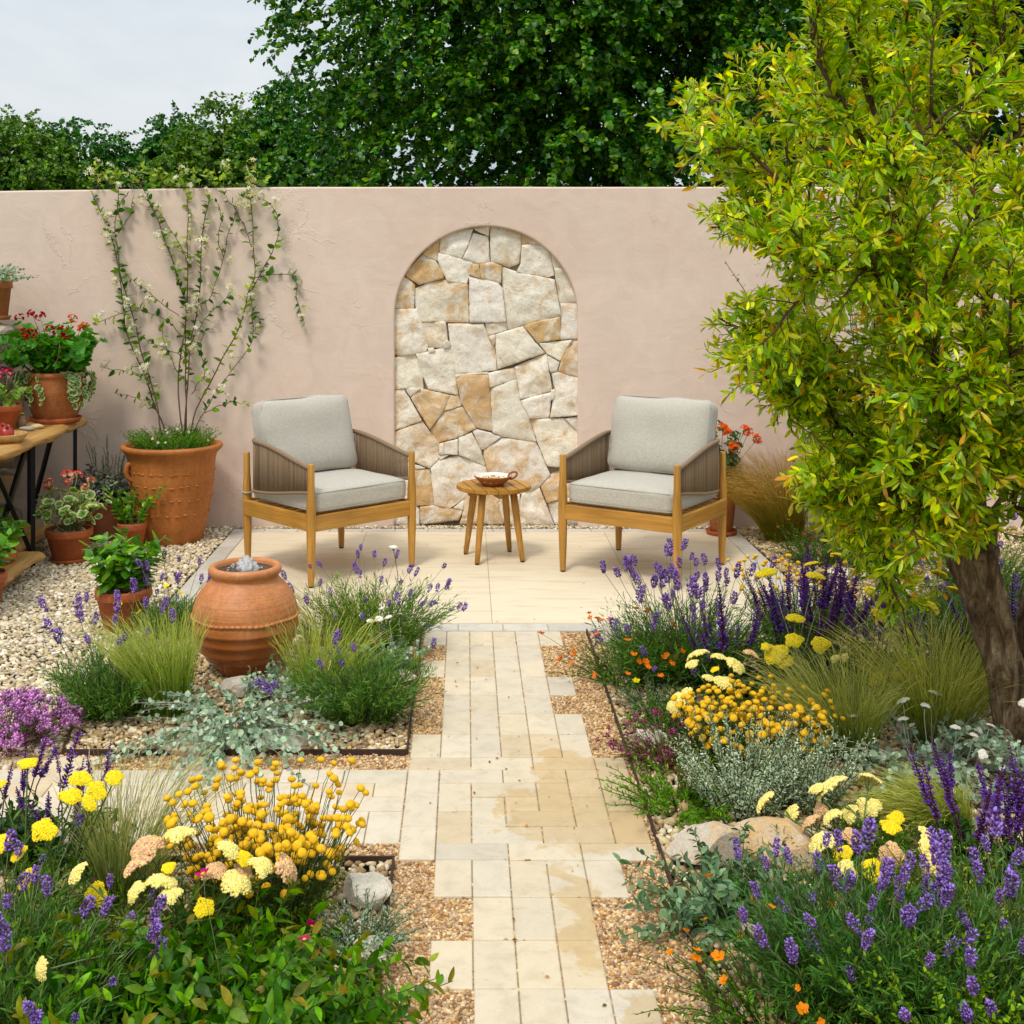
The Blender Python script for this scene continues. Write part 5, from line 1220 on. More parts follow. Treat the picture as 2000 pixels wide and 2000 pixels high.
# variegated geranium, pink
def two_tone(mb, q, T, pos, R, s, inner, outer):
    tV, tF = T; n = len(pos); nv = len(tV); k = (nv - 1) // 2
    c = np.zeros((n, nv, 3)); v = np.exp(q.normal(0, .12, (n, 1, 1)))
    c[:] = np.asarray(inner) * v; c[:, 1 + k:] = np.asarray(outer) * v
    mb.inst(T, pos, R, s, c)
def geranium_leaves(q, P, k, t0, L, c_in, c_out, T=None, up=.8):
    mb = MB(); n = len(P); t = t0 + (1 - t0) * (np.arange(k)[None] + q.random((n, k))) / k
    pos, tan = sample(P, t); pos = pos.reshape(-1, 3); N_ = len(pos)
    rad = norm(q.normal(size=(N_, 3)) * np.array([1, 1, .35])); ln = L * q.uniform(.5, 1.3, N_)[:, None]; lp = pos + (rad * .9 + np.array([0, 0, .35])) * ln
    Pp = np.stack([pos, pos + (lp - pos) * .5 + np.array([0, 0, .004]), lp], 1); tubes(mb, Pp, .0011, 4, s2l(130, 150, 80))
    nrm = norm(rad * .6 + np.array([0, -.25, up]) + q.normal(0, .3, (N_, 3))); s = L * .62 * q.uniform(.6, 1.15, N_)
    two_tone(mb, q, T or T_GER, lp, zframes(nrm), s, c_in, c_out); return mb
q = np.random.default_rng(31)
x, y = gp(135, 1096)
t = thing('potted_geranium', 'variegated geranium with pink flowers in terracotta pot before the table', 'potted geranium', (x, y, 0), 0, 'geraniums in terracotta pots')
saucer(t, .105, M_TERRA); pot(t, flowerpot_prof(.13, .175), M_TERRA, .012); soil_part(t, .113, .165, q)
P = arcs(q, 17, .05, .24, .95, .1, 7, lean=(-.12, 0)); P[..., 2] += .16
mb = MB(); tubes(mb, P, np.linspace(.0045, .003, 7), 6, s2l(120, 128, 80)); mb.build('stems', M_STEM, t)
geranium_leaves(q, P, 8, .35, .05, s2l(104, 136, 84), s2l(222, 222, 180), T_GERV).build('foliage', M_LEAF, t)
PH = arcs(q, 7, .03, .34, .42, .05, 7); PH[..., 2] += .16; mb = MB(); tubes(mb, PH, .0018, 5, s2l(130, 150, 80)); mb.build('flower_stems', M_STEM, t)
put_heads(t, PH, [m_umbel(i, (.75, .25, .24), (.8, .5, .42), 18, .028, .011) for i in (1, 2)], 'flower_head', 1.0, .15, q, upmix=.4)
# sage
q = np.random.default_rng(32); x, y = gp(204, 1052)
t = thing('potted_sage', 'purple grey variegated sage in a ribbed brown pot behind the pink geranium', 'potted sage', (x, y, 0))
pr = [(0, 0), (.105, 0)] + [(.108 + .022 * k / 11 + (.003 if k % 2 else 0), .006 + .2 * k / 11) for k in range(12)] + [(.134, .21), (.134, .225), (.12, .226), (.115, .2)]
pot(t, pr, M_TERRA_DARK); soil_part(t, .114, .205, q, gravel=False)
P = arcs(q, 46, .07, .27, .75, .12, 7); P[..., 2] += .2; mb = MB(); tubes(mb, P, .0018, 5, s2l(96, 84, 80)); leaves(mb, q, P, 16, .15, T_CIST, .058, [s2l(104, 120, 98), s2l(84, 100, 84), s2l(168, 176, 150), s2l(108, 96, 106)], .9, .2, upw=.8); mb.build('foliage', M_SILVER, t)
# rosemary like herb behind
q = np.random.default_rng(33)
t = thing('potted_herb', 'tall thin green herb in a pot in the shade behind the sage', 'potted herb', (-2.2, 7.52, 0))
pot(t, flowerpot_prof(.11, .2), M_TERRA_DARK); soil_part(t, .095, .18, q, gravel=False)
P = arcs(q, 16, .05, .42, .4, .0, 8); P[..., 2] += .18; mb = MB(); tubes(mb, P, .0016, 5, s2l(90, 95, 60)); leaves(mb, q, P, 34, .1, T_FERN, .03, [s2l(100, 130, 66), s2l(80, 108, 52)], .8, .2); mb.build('foliage', M_LEAF, t)
# red geranium on the table
def bulge(R, H, rim=True):
    z = np.linspace(0, 1, 14); r_ = R * (.66 + .34 * np.sin(np.clip(z * 1.15, 0, 1.2) * PI / 2 * .95)); P = [(0, 0)] + [(a, b_ * H * .88) for a, b_ in zip(r_, z)]
    k = 4; P[k] = (P[k][0] * 1.012, P[k][1]); P[10] = (P[10][0] * 1.012, P[10][1])
    return P + [(R * 1.0, H * .89), (R * 1.06, H * .915), (R * 1.07, H * .96), (R * 1.03, H), (R * .95, H), (R * .92, H * .93)]
TT = .725
q = np.random.default_rng(34); gx, gy, _ = at(108, 820, 7.32)
t = thing('potted_geranium', 'large red geranium with trailing ivy in a round brown pot on the wooden table', 'potted geranium', (gx, gy, TT), 0, 'geraniums in terracotta pots')
saucer(t, .155, M_TERRA, .03); pot(t, bulge(.178, .29), M_TERRA_OLD, .014); soil_part(t, .165, .275, q, gravel=False)
P = arcs(q, 34, .1, .34, .95, .1, 7); P[..., 2] += .26; mb = MB(); tubes(mb, P, .003, 5, s2l(110, 130, 70)); mb.build('stems', M_STEM, t)
geranium_leaves(q, P, 11, .25, .058, s2l(66, 122, 44), s2l(86, 142, 52)).build('foliage', M_LEAF, t)
tips = np.array([at(*p) for p in ((38, 620, 7.15), (62, 612, 7.15), (78, 617, 7.2), (48, 648, 7.1), (62, 652, 7.1), (98, 645, 7.1), (122, 645, 7.1), (127, 656, 7.1), (52, 655, 7.1))]) - np.array([gx, gy, TT]); b0 = q.normal(0, .05, tips.shape); b0[:, 2] = .28
PH = b0[:, None] + (tips - b0)[:, None] * np.linspace(0, 1, 6)[None, :, None]; mb = MB(); tubes(mb, PH, .0017, 5, s2l(130, 150, 80)); mb.build('flower_stems', M_STEM, t)
put_heads(t, PH, [m_umbel(i + 4, (.42, .005, .012), (.30, .004, .012), 12, .026, .0135) for i in (1, 2)], 'flower_head', .95, .1, q)
tips = np.array([at(*p) for p in ((166, 636, 7.3), (142, 622, 7.35), (158, 640, 7.3))]) - np.array([gx, gy, TT]); b0 = q.normal(0, .05, tips.shape); b0[:, 2] = .28
PH = b0[:, None] + (tips - b0)[:, None] * np.linspace(0, 1, 6)[None, :, None]; mb = MB(); tubes(mb, PH, .0017, 5, s2l(130, 150, 80)); mb.build('flower_stems', M_STEM, t)
put_heads(t, PH, [m_umbel(9, (.78, .17, .10), (.8, .32, .24), 16, .026, .012)], 'pink_flower_head', .95, .1, q)
n = 26; a = q.uniform(PI * .75, PI * 2.15, n); ln = q.uniform(.06, .26, n); tt_ = np.linspace(0, 1, 8)
R0 = .19; P = np.stack([np.stack([(R0 * .85 + .045 * np.minimum(1, 3 * tt_)) * np.cos(a_) + .02 * np.sin(tt_ * 4 + a_), (R0 * .85 + .045 * np.minimum(1, 3 * tt_)) * np.sin(a_), .285 + .02 * np.sin(tt_ * PI) * (tt_ < .4) - l_ * np.maximum(0, tt_ - .2)], -1) for a_, l_ in zip(a, ln)])
mb = MB(); tubes(mb, P, .0011, 4, s2l(140, 130, 90)); t2 = (np.arange(10)[None] + q.random((n, 10))) / 10; pos, _ = sample(P, t2); pos = pos.reshape(-1, 3); N_ = len(pos)
rad = norm(pos * np.array([1, 1, 0])); two_tone(mb, q, disc_t(3, .04, .2), pos + rad * .006, zframes(norm(rad + np.array([0, 0, .35]) + q.normal(0, .35, (N_, 3)))), .019 * q.uniform(.6, 1.2, N_), s2l(112, 144, 90), s2l(214, 220, 186)); mb.build('trailing_ivy', M_LEAF, t)
# small pink geranium on the table
q = np.random.default_rng(35); x, y, _ = at(-2, 838, 6.95)
t = thing('potted_geranium', 'small pot with pink and white geranium at the left edge on the table', 'potted geranium', (x, y, TT), 0, 'geraniums in terracotta pots')
pot(t, flowerpot_prof(.125, .145), M_TERRA); soil_part(t, .108, .125, q)
P = arcs(q, 12, .05, .16, .9, .1, 7); P[..., 2] += .12; geranium_leaves(q, P, 6, .3, .035, s2l(120, 148, 88), s2l(150, 172, 110)).build('foliage', M_LEAF, t)
PH = arcs(q, 7, .03, .22, .45, .05, 6); PH[..., 2] += .12; mb = MB(); tubes(mb, PH, .0015, 5, s2l(130, 120, 80)); mb.build('flower_stems', M_STEM, t)
put_heads(t, PH, [m_umbel(14, (.62, .04, .15), (.8, .55, .6), 14, .025, .011)], 'flower_head', 1.0, .1, q)
# silver plant on the stone wall
q = np.random.default_rng(36); x, y, _ = at(-18, 610, 7.42)
t = thing('potted_silver_plant', 'tall terracotta pot of silver foliage on top of the stone wall', 'potted plant', (x, y, 1.335))
saucer(t, .12, M_TERRA_OLD); pot(t, flowerpot_prof(.125, .23, .78), M_TERRA_OLD, .01); soil_part(t, .11, .22, q, gravel=False)
P = arcs(q, 60, .07, .22, 1.25, .35, 7); P[..., 2] = P[..., 2] * .8 + .21; mb = MB(); tubes(mb, P, .0013, 4, SILV[0]); leaves(mb, q, P, 18, .15, T_RND, .021, SILV[:3] + [s2l(120, 142, 90)], .9, .2, upw=.9); mb.build('foliage', M_SILVER, t)
# big jasmine pot
JX, JY = -1.785, 7.40
q = np.random.default_rng(37)
t = jas = thing('potted_jasmine', 'star jasmine climbing the pink wall from the biggest terracotta pot', 'potted jasmine', (JX, JY, 0))
pr = [(0, 0), (.18, 0), (.186, .008), (.205, .1), (.222, .18), (.238, .27), (.249, .36), (.256, .44), (.262, .50), (.272, .53), (.292, .548), (.302, .56), (.304, .572), (.298, .582), (.282, .586), (.268, .578), (.26, .55)]
pot(t, pr, M_TERRA_BIG, 0, .004, 80); soil_part(t, .258, .553, q, gravel=False)
mb = MB()
for z, r_, n, s_ in ((.18, .2225, 26, 1), (.27, .239, 28, 1), (.355, .249, 28, 1), (.43, .2555, 40, .8)):
    a = np.arange(n) * 2 * PI / n + q.normal(0, .03, n); pos = np.stack([r_ * np.cos(a), r_ * np.sin(a), z + q.normal(0, .002, n)], -1)
    mb.inst(ICO2, pos, rotz(a + PI / 2), np.tile([.016, .007, .0055], (n, 1)) * s_ * q.uniform(.8, 1.2, (n, 1)), (.5, .2, .05))
mb.build('wavy_band', M_TERRA_BIG, t)
for a in (PI * 1.0 + .62,):
    c_ = np.array([math.cos(a), math.sin(a)]); P = [np.array([*(c_ * r_), z]) for r_, z in ((.245, .475), (.275, .48), (.285, .44), (.272, .40), (.242, .38))]
    mb = MB(); tubes(mb, smoothpath(P, 16), .015, 8); mb.build('handle', M_TERRA_BIG, t)
G2 = [s2l(92, 132, 52), s2l(112, 150, 66), s2l(74, 112, 44)]
P = arcs(q, 260, .21, .15, .7, .2, 6); P[..., 2] += .55; mb = MB(); leaves(mb, q, P, 30, .1, T_TUFT, .020, G2, .8, .2)
PD = arcs(q, 22, .2, .17, .9, .35, 6); PD[..., 2] += .55; tubes(mb, PD, .0007, 4, G2[0]); mb.build('underplanting', M_LEAF, t); put_heads(t, PD, [MDAISY], 'daisy', .85, .1, q)
VY = WALL_Y - .025
def vp(u, v, y): p = at(u / 2.76, 300 + v / 2.76, y); return p - np.array([JX, JY, 0])
VINES = """1010,1530 1005,1200 1010,900 1015,600 1012,300 1018,190|1000,1520 1020,1100 1060,820 1090,500 1112,300 1130,195|990,1520 960,1200 1000,850 970,700 900,500 840,330 780,210|880,1520 840,1340 770,1100 710,850 650,650 630,430 635,200
890,1500 800,1250 700,1000 660,850 640,600 570,380 500,200|1020,1520 1080,1350 1200,1100 1300,930 1340,750 1370,640 1360,400 1355,200|1050,1500 1180,1260 1350,1040 1365,900 1340,750|1340,750 1420,620 1480,500 1500,380 1460,280 1380,230 1300,180
1370,670 1450,655 1580,660 1600,760 1615,850 1645,920|1010,830 1120,780 1200,560 1270,330 1310,190|1020,600 980,500 900,380 850,300 760,220|960,870 800,750 710,680 660,620|850,1390 780,1330 620,1290|1100,1400 1240,1340 1350,1360|800,1230 700,1180 540,1150
760,830 600,880 510,920|1360,960 1400,900 1430,890|1005,1000 900,900 800,860 700,820|1015,1050 1100,900 1180,820 1240,750|1000,1100 860,1040 780,1000|1020,1250 940,1150 880,1000 860,920|1030,1300 1100,1180 1080,1050 1110,950
480,185 640,170 760,165 900,185 1040,178 1200,170 1330,165 1450,185|700,210 640,290 660,400|1280,190 1350,150 1300,90 1265,70|900,190 860,130 830,100|760,190 770,90 760,0|1200,560 1180,440 1200,350 1160,250|630,430 700,330 720,220|1360,500 1300,350 1230,250 1200,210"""
paths = []; vi = 0
for ln in VINES.split('\n'):
    for s_ in ln.split('|'):
        pts = [[float(c_) for c_ in p.split(',')] for p in s_.split()]; P = []
        for k, (u, v) in enumerate(pts):
            fr = max(0, min(1, (v - 900) / 620)) if v > 900 else 0
            yy = VY - .012 * (vi % 4) - fr ** 1.2 * .26
            if v < 200: yy = WALL_Y + .06 * q.random()
            P.append(vp(u, v, yy))
        P = smoothpath(P, 26); P += np.array([mnoise.noise_vector(Vector((k * .35, vi * 3.3, 0)))[:] for k in range(26)]) * np.array([.016, .006, .012])
        paths.append(P); vi += 1
P = np.array(paths); w = np.array([.0046 if i in (0, 1, 2, 3, 4, 5) else .0028 for i in range(len(P))])
mb = MB(); tubes(mb, P, w[:, None] * np.linspace(1, .5, 26), 6, s2l(92, 62, 56)); mb.build('vine_stems', M_BARK_THIN, t)
mb = MB(); PH = []
JC = [s2l(100, 140, 62), s2l(78, 116, 54), s2l(124, 160, 70), s2l(66, 102, 54)]; JT = [s2l(146, 170, 66), s2l(128, 156, 58)]
for i in range(len(P)):
    ln = np.linalg.norm(np.diff(P[i], axis=0), axis=1).sum(); k = max(4, int(ln / .026)); low = P[i][:, 2].mean()
    leaves(mb, q, P[i][None], int(k * .95), .04 if i > 5 else .15, T_OV, .060, JC if i % 5 else JT, 1.15, .22, upw=.25, taper=.2)
    for _ in range(max(1, int(ln / .15))):
        p, tn = sample(P[i][None], np.array([[q.uniform(.2, 1)]])); p = p[0, 0]; d = norm(np.array([q.normal(0, .6), -.55, q.normal(.1, .5)])); PH.append(np.array([p, p + d * .02, p + d * q.uniform(.03, .06)]))
top = q.uniform(0, 1, (1, 26)); k = 40
tp = np.stack([vp(u_, v_, WALL_Y + .02) for u_, v_ in zip(q.uniform(480, 1450, k), q.uniform(150, 190, k))]); tip = tp + np.stack([q.normal(0, .05, k), q.normal(-.02, .04, k), q.uniform(.02, .13, k)], -1)
PT = tp[:, None] + (tip - tp)[:, None] * np.linspace(0, 1, 5)[None, :, None]; tubes(mb, PT, .0015, 4, s2l(130, 140, 70)); leaves(mb, q, PT, 4, .2, T_OV, .06, JT, .9, .2); tubes(mb, np.array(PH), .0009, 4, s2l(130, 150, 80)); mb.build('foliage', M_GLOSS, t)
def m_jas(seed):
    q_ = np.random.default_rng(seed); mb = MB()
    for i in range(7):
        c0 = norm(q_.normal(size=3) + np.array([0, 0, .8])) * q_.uniform(.015, .032); tubes(mb, np.array([[0, 0, 0], c0 * .5, c0]), .0007, 4, (.3, .36, .12))
        fr = zframes(norm(c0)[None])[0]; a = np.arange(5) * 2 * PI / 5; d = np.stack([np.cos(a), np.sin(a), np.full(5, .2)], -1) @ fr.T
        mb.inst(T_DAISY, np.tile(c0, (5, 1)), frames(norm(d), np.tile(norm(c0), (5, 1))), np.tile([.02, .013, .013], (5, 1)), np.array((.82, .80, .66) if q_.random() < .8 else (.72, .66, .36)) * np.ones((5, 3)))
    return head_mesh('jasmine_flowers', mb, M_PETAL)
MJ = [m_jas(i) for i in (1, 2, 3)]
PH = np.array(PH); put_heads(t, PH[:100], MJ, 'flower_cluster', 1.2, .2, q)
e_, d_ = ends(PT); put_heads(t, PT[::3], MJ, 'flower_cluster', 1.2, .2, q)
# geranium behind right chair
q = np.random.default_rng(38)
t = thing('potted_geranium', 'salmon flowered geranium in a tall narrow pot behind the right armchair', 'potted geranium', (1.585, 7.56, .001), 0, 'geraniums in terracotta pots')
saucer(t, .098, M_TERRA, .026); pot(t, [(0, 0), (.062, 0), (.066, .006), (.078, .1), (.085, .17), (.084, .215), (.078, .228), (.088, .236), (.09, .246), (.084, .25), (.074, .245)], M_TERRA_OLD, .012); soil_part(t, .073, .245, q, gravel=False)
P = arcs(q, 16, .04, .46, .35, .04, 8); P[..., 2] += .23; mb = MB(); tubes(mb, P, .003, 5, s2l(96, 106, 60)); mb.build('stems', M_STEM, t)
geranium_leaves(q, P, 13, .05, .04, s2l(62, 88, 60), s2l(78, 104, 70)).build('foliage', M_LEAF, t)
tips = np.array([at(*p) for p in ((1412, 838, 7.45), (1432, 872, 7.4), (1462, 845, 7.5), (1478, 858, 7.5), (1420, 845, 7.5), (1455, 838, 7.5))]) - np.array([1.585, 7.56, 0]); b0 = q.normal(0, .03, tips.shape); b0[:, 2] = .35
PH = b0[:, None] + (tips - b0)[:, None] * np.linspace(0, 1, 6)[None, :, None]; mb = MB(); tubes(mb, PH, .0017, 5, s2l(130, 120, 80)); mb.build('flower_stems', M_STEM, t)
put_heads(t, PH, [m_umbel(20, (.80, .30, .22), (.82, .42, .34), 16, .028, .013)], 'flower_head', 1.05, .1, q)
# planter at the right with a guava shrub
q = np.random.default_rng(39)
t = thing('potted_shrub', 'wide terracotta planter with a thin silver leaved shrub against the wall behind the tree', 'potted shrub', (2.36, 7.3, 0))
pot(t, [(0, 0), (.2, 0), (.21, .01), (.235, .12), (.262, .27), (.27, .36), (.29, .39), (.305, .405), (.305, .43), (.29, .438), (.27, .43), (.26, .4)], M_TERRA_BIG, 0, .004, 64); soil_part(t, .258, .405, q, n=300, s=.018)
P = arcs(q, 22, .08, 1.45, .5, .1, 12, lean=(-.12, .02)); P[..., 1] = np.minimum(P[..., 1], .4); P[..., 2] += .39; mb = MB(); tubes(mb, P, np.linspace(.006, .002, 12), 6, s2l(120, 104, 84)); mb.build('stems', M_BARK_THIN, t)
mb = MB(); leaves(mb, q, P, 34, .25, T_OV, .045, [s2l(132, 154, 132), s2l(108, 134, 112), s2l(92, 118, 88)], 1.1, .2, taper=.1); mb.build('foliage', M_SILVER, t)
put_heads(t, P[:5], [m_fivepetal(41, (.75, .6, .6), .018, (.35, .01, .02), 5, None, .5)], 'flower', 1, .1, q)

# ------------------------------------------------------------------ live-edge table at the left
M_SLAB = wood('slab_wood', (.52, .30, .09), (.36, .17, .04), 1, .5, .5); M_IRON = plain('black_iron', (.012, .011, .012), .45, .6)
def liveslab(t, name, y0, y1, xin, xout, z, th, seed):
    ys = np.linspace(y0, y1, 60); V = []
    for y in ys:
        e = .03 * mnoise.noise(Vector((y * 2.2, seed, 0))) + .012 * mnoise.noise(Vector((y * 8, seed, 2)))
        cap = min(1, (y1 - y) / .05 + .55)
        b_ = .018 + .01 * mnoise.noise(Vector((y * 5, seed, 5))); zz = th + .022 * mnoise.noise(Vector((y * 4, seed, 9)))
        w_ = .006 * mnoise.noise(Vector((y * 14, seed, 7)))
        for x, z_ in ((xin, z - th), (xin, z), (xout + e - .025, z), (xout + e - .008, z - .006), (xout + e + b_ * .5 + w_, z - th * .4), (xout + e + b_ * .6 - w_, z - th * .62), (xout + e - .01, z - zz), (xout - .06, z - th)): V.append([x, y, z_])
    n = 8; idx = np.arange(60 * n).reshape(60, n); p, q_ = idx[:-1], idx[1:]
    F = np.stack([p, q_, np.roll(q_, -1, 1), np.roll(p, -1, 1)], -1).reshape(-1, 4)
    mb = MB().add(np.array(V), [F, idx[:1], idx[-1:, ::-1]], (.5, .3, .1)); return mb.build(name, M_SLAB, t, False)
t = thing('bench_table', 'live edge wooden table on black iron legs along the left stone wall', 'table', (0, 0, 0))
liveslab(t, 'tabletop', 5.3, 7.58, -2.72, -2.35, TT, .058, 3.3)
liveslab(t, 'lower_shelf', 5.3, 6.52, -2.70, -2.27, .13, .05, 8.8)
liveslab(t, 'lower_shelf', 6.62, 7.2, -2.72, -2.42, .13, .045, 5.1)
def bar(P0, P1, w=.026, name='leg'):
    mb = MB(); P0, P1 = np.array(P0, float), np.array(P1, float); tubes(mb, np.linspace(P0, P1, 3), w * .62, 4); return mb.build(name, M_IRON, t, False)
for yy in (7.42, 6.70, 5.75):
    for xx in (-2.38, -2.66): bar((xx, yy, 0), (xx, yy, TT - .05))
bar((-2.38, 6.66, .1), (-2.38, 6.12, TT - .06), .024, 'cross_brace'); bar((-2.405, 6.12, .1), (-2.405, 6.66, TT - .06), .024, 'cross_brace'); bar((-2.64, 7.4, .15), (-2.40, 7.05, TT - .06), .024, 'cross_brace')
# things on the table
x, y, _ = at(8, 868, 6.45)
t = thing('wooden_tray', 'shallow wooden dish holding pomegranates on the table', 'tray', (x, y, TT))
mb = MB(); lathe(mb, [(0, .0), (.09, 0), (.125, .045), (.118, .047), (.085, .012), (0, .012)], 40); mb.build('dish', M_SLAB, t)
m, nt, b = new_mat('pomegranate_skin'); N = NT(nt); N.l(N.ramp(N.noise(14, 4, .6, N.coord()), [(.3, (.30, .012, .015)), (.7, (.42, .05, .03))]), b.inputs['Base Color']); b.inputs['Roughness'].default_value = .3
for k, (dx, dy, lb) in enumerate(((.02, -.02, 'red pomegranate nearer the front of the wooden dish'), (-.05, .05, 'red pomegranate at the back of the wooden dish'))):
    o = thing('pomegranate', lb, 'pomegranate', (x + dx, y + dy, TT + .049)); mb = MB(); V, F = ico(4); mb.add(V * np.array([.04, .04, .037]), F).build('fruit', m, o)
    mb = MB(); lathe(mb, [(.008, .033), (.009, .042), (.013, .050), (.011, .050), (.006, .04)], 10, wob=.1).build('calyx', m, o); o.rotation_euler = (.5, .3, k)
x, y, _ = at(42, 832, 7.05)
t = thing('jug', 'small clay jug holding a yellow flower on the table', 'jug', (x, y, TT)); mb = MB(); lathe(mb, [(0, 0), (.025, 0), (.031, .02), (.03, .045), (.02, .06), (.021, .07), (.017, .07), (.016, .05)], 28); mb.build('jug_body', M_POTGRAVEL and terracotta('clay_pale', (.45, .28, .16), (.36, .2, .1)), t)
a = np.linspace(-.4, PI * .9, 10); mb = MB(); tubes(mb, np.stack([.026 + .014 * np.sin(a), 0 * a, .04 + .018 * np.cos(a)], -1), .004, 6); mb.build('handle', M_TERRA_OLD, t)
mb = MB(); tubes(mb, np.array([[0, 0, .03], [0, 0, .08]]), .0015, 4, G1[0]); mb.build('flower_stem', M_STEM, t); place(MA_Y[0], 'flower', t, (0, 0, .082), None, .5)
for k, (px, py, s_, c_, lb) in enumerate(((58, 838, (.032, .03, .022), s2l(150, 118, 70), 'round brown stone next to the small jug'), (70, 838, (.05, .035, .016), s2l(205, 180, 130), 'flat yellowish stone on the table'), (52, 846, (.045, .03, .016), s2l(160, 150, 140), 'flat grey stone at the front of the table'))):
    x, y, _ = at(px, py, 7.0 if k < 2 else 6.9); V, F = rock_t(80 + k, 3, .05); V = norm(V) * .6 + V * .4
    mb = MB().add(V * np.array(s_) + np.array([0, 0, s_[2] * .8]), F, c_); tag(mb.build('stone', M_POTGRAVEL, loc=(x, y, TT)), lb, 'stone', 'stones laid on the table')
# ------------------------------------------------------------------ pomegranate tree, right foreground
m, nt, b = new_mat('bark'); N = NT(nt)
vv = N.coord((9, 9, 2.6)); n1 = N.noise(2.6, 8, .72, vv, 1.0); n2 = N.noise(70, 6, .75, N.coord())
c = N.ramp(n1, [(.36, (.035, .018, .008)), (.46, (.19, .105, .045)), (.54, (.33, .205, .10)), (.64, (.58, .43, .27))])
N.l(N.mix(c, N.ramp(n2, [(.3, .65), (.7, 1.3)]), 1.0, 'MULTIPLY'), b.inputs['Base Color']); b.inputs['Roughness'].default_value = .9
N.l(N.bump(n2, .7, .008, N.bump(n1, 1.0, .05)), b.inputs['Normal']); M_BARK = m
q = np.random.default_rng(77)
TB = np.array([1.83, 4.03, 0])
t = thing('pomegranate_tree', 'yellow green pomegranate tree with gnarled trunk in the right foreground', 'tree', TB.tolist())
def W(xd, yd, Y): return atd(xd, yd, Y) - TB
def gnarl(P, r, k=28, amp=.12, seed=0):
    NR = 130; k = k * 3; P = smoothpath(P, NR); r = np.interp(np.linspace(0, 1, NR), np.linspace(0, 1, len(r)), r)
    mb = MB(); T_ = norm(np.gradient(P, axis=0)); A = norm(np.cross(T_, [0, 1, .05])); B = np.cross(T_, A); V = []
    for i in range(NR):
        for j in range(k):
            a = 2 * PI * j / k; s = 1 + amp * mnoise.fractal(Vector((math.cos(a) * 1.3 + seed, math.sin(a) * 1.3, i * .034)), 1, 2, 3) + amp * .8 * math.sin(3 * a + i * .028) + .075 * mnoise.fractal(Vector((math.cos(a) * 4.2 + seed, math.sin(a) * 4.2, i * .07)), .8, 2, 5)
            V.append(P[i] + r[i] * s * (A[i] * math.cos(a) + B[i] * math.sin(a)))
    idx = np.arange(NR * k).reshape(NR, k); p_, q_ = idx[:-1], idx[1:]
    mb.add(np.array(V), [np.stack([p_, np.roll(p_, -1, 1), np.roll(q_, -1, 1), q_], -1).reshape(-1, 4), idx[-1:]]); return mb
trunk = gnarl([(0.02, 0, -.05), (.0, 0, .12), W(1893, 1250, 4.03), W(1862, 1130, 4.03), W(1840, 1045, 4.03), W(1850, 960, 4.03)], [.105, .075, .064, .062, .08, .055], 36, .17, 1)
trunk.build('trunk', M_BARK, t)
gnarl([(.17, .06, -.03), (.14, .05, .2), W(1950, 1200, 4.1), W(1990, 1000, 4.15), W(1960, 850, 4.15)], [.075, .06, .055, .05, .035], 20, .15, 5).build('trunk', M_BARK, t)
fork = W(1845, 1000, 4.03); LIMB = []
D_ = lambda *a: [np.array(W(*x)) for x in a]
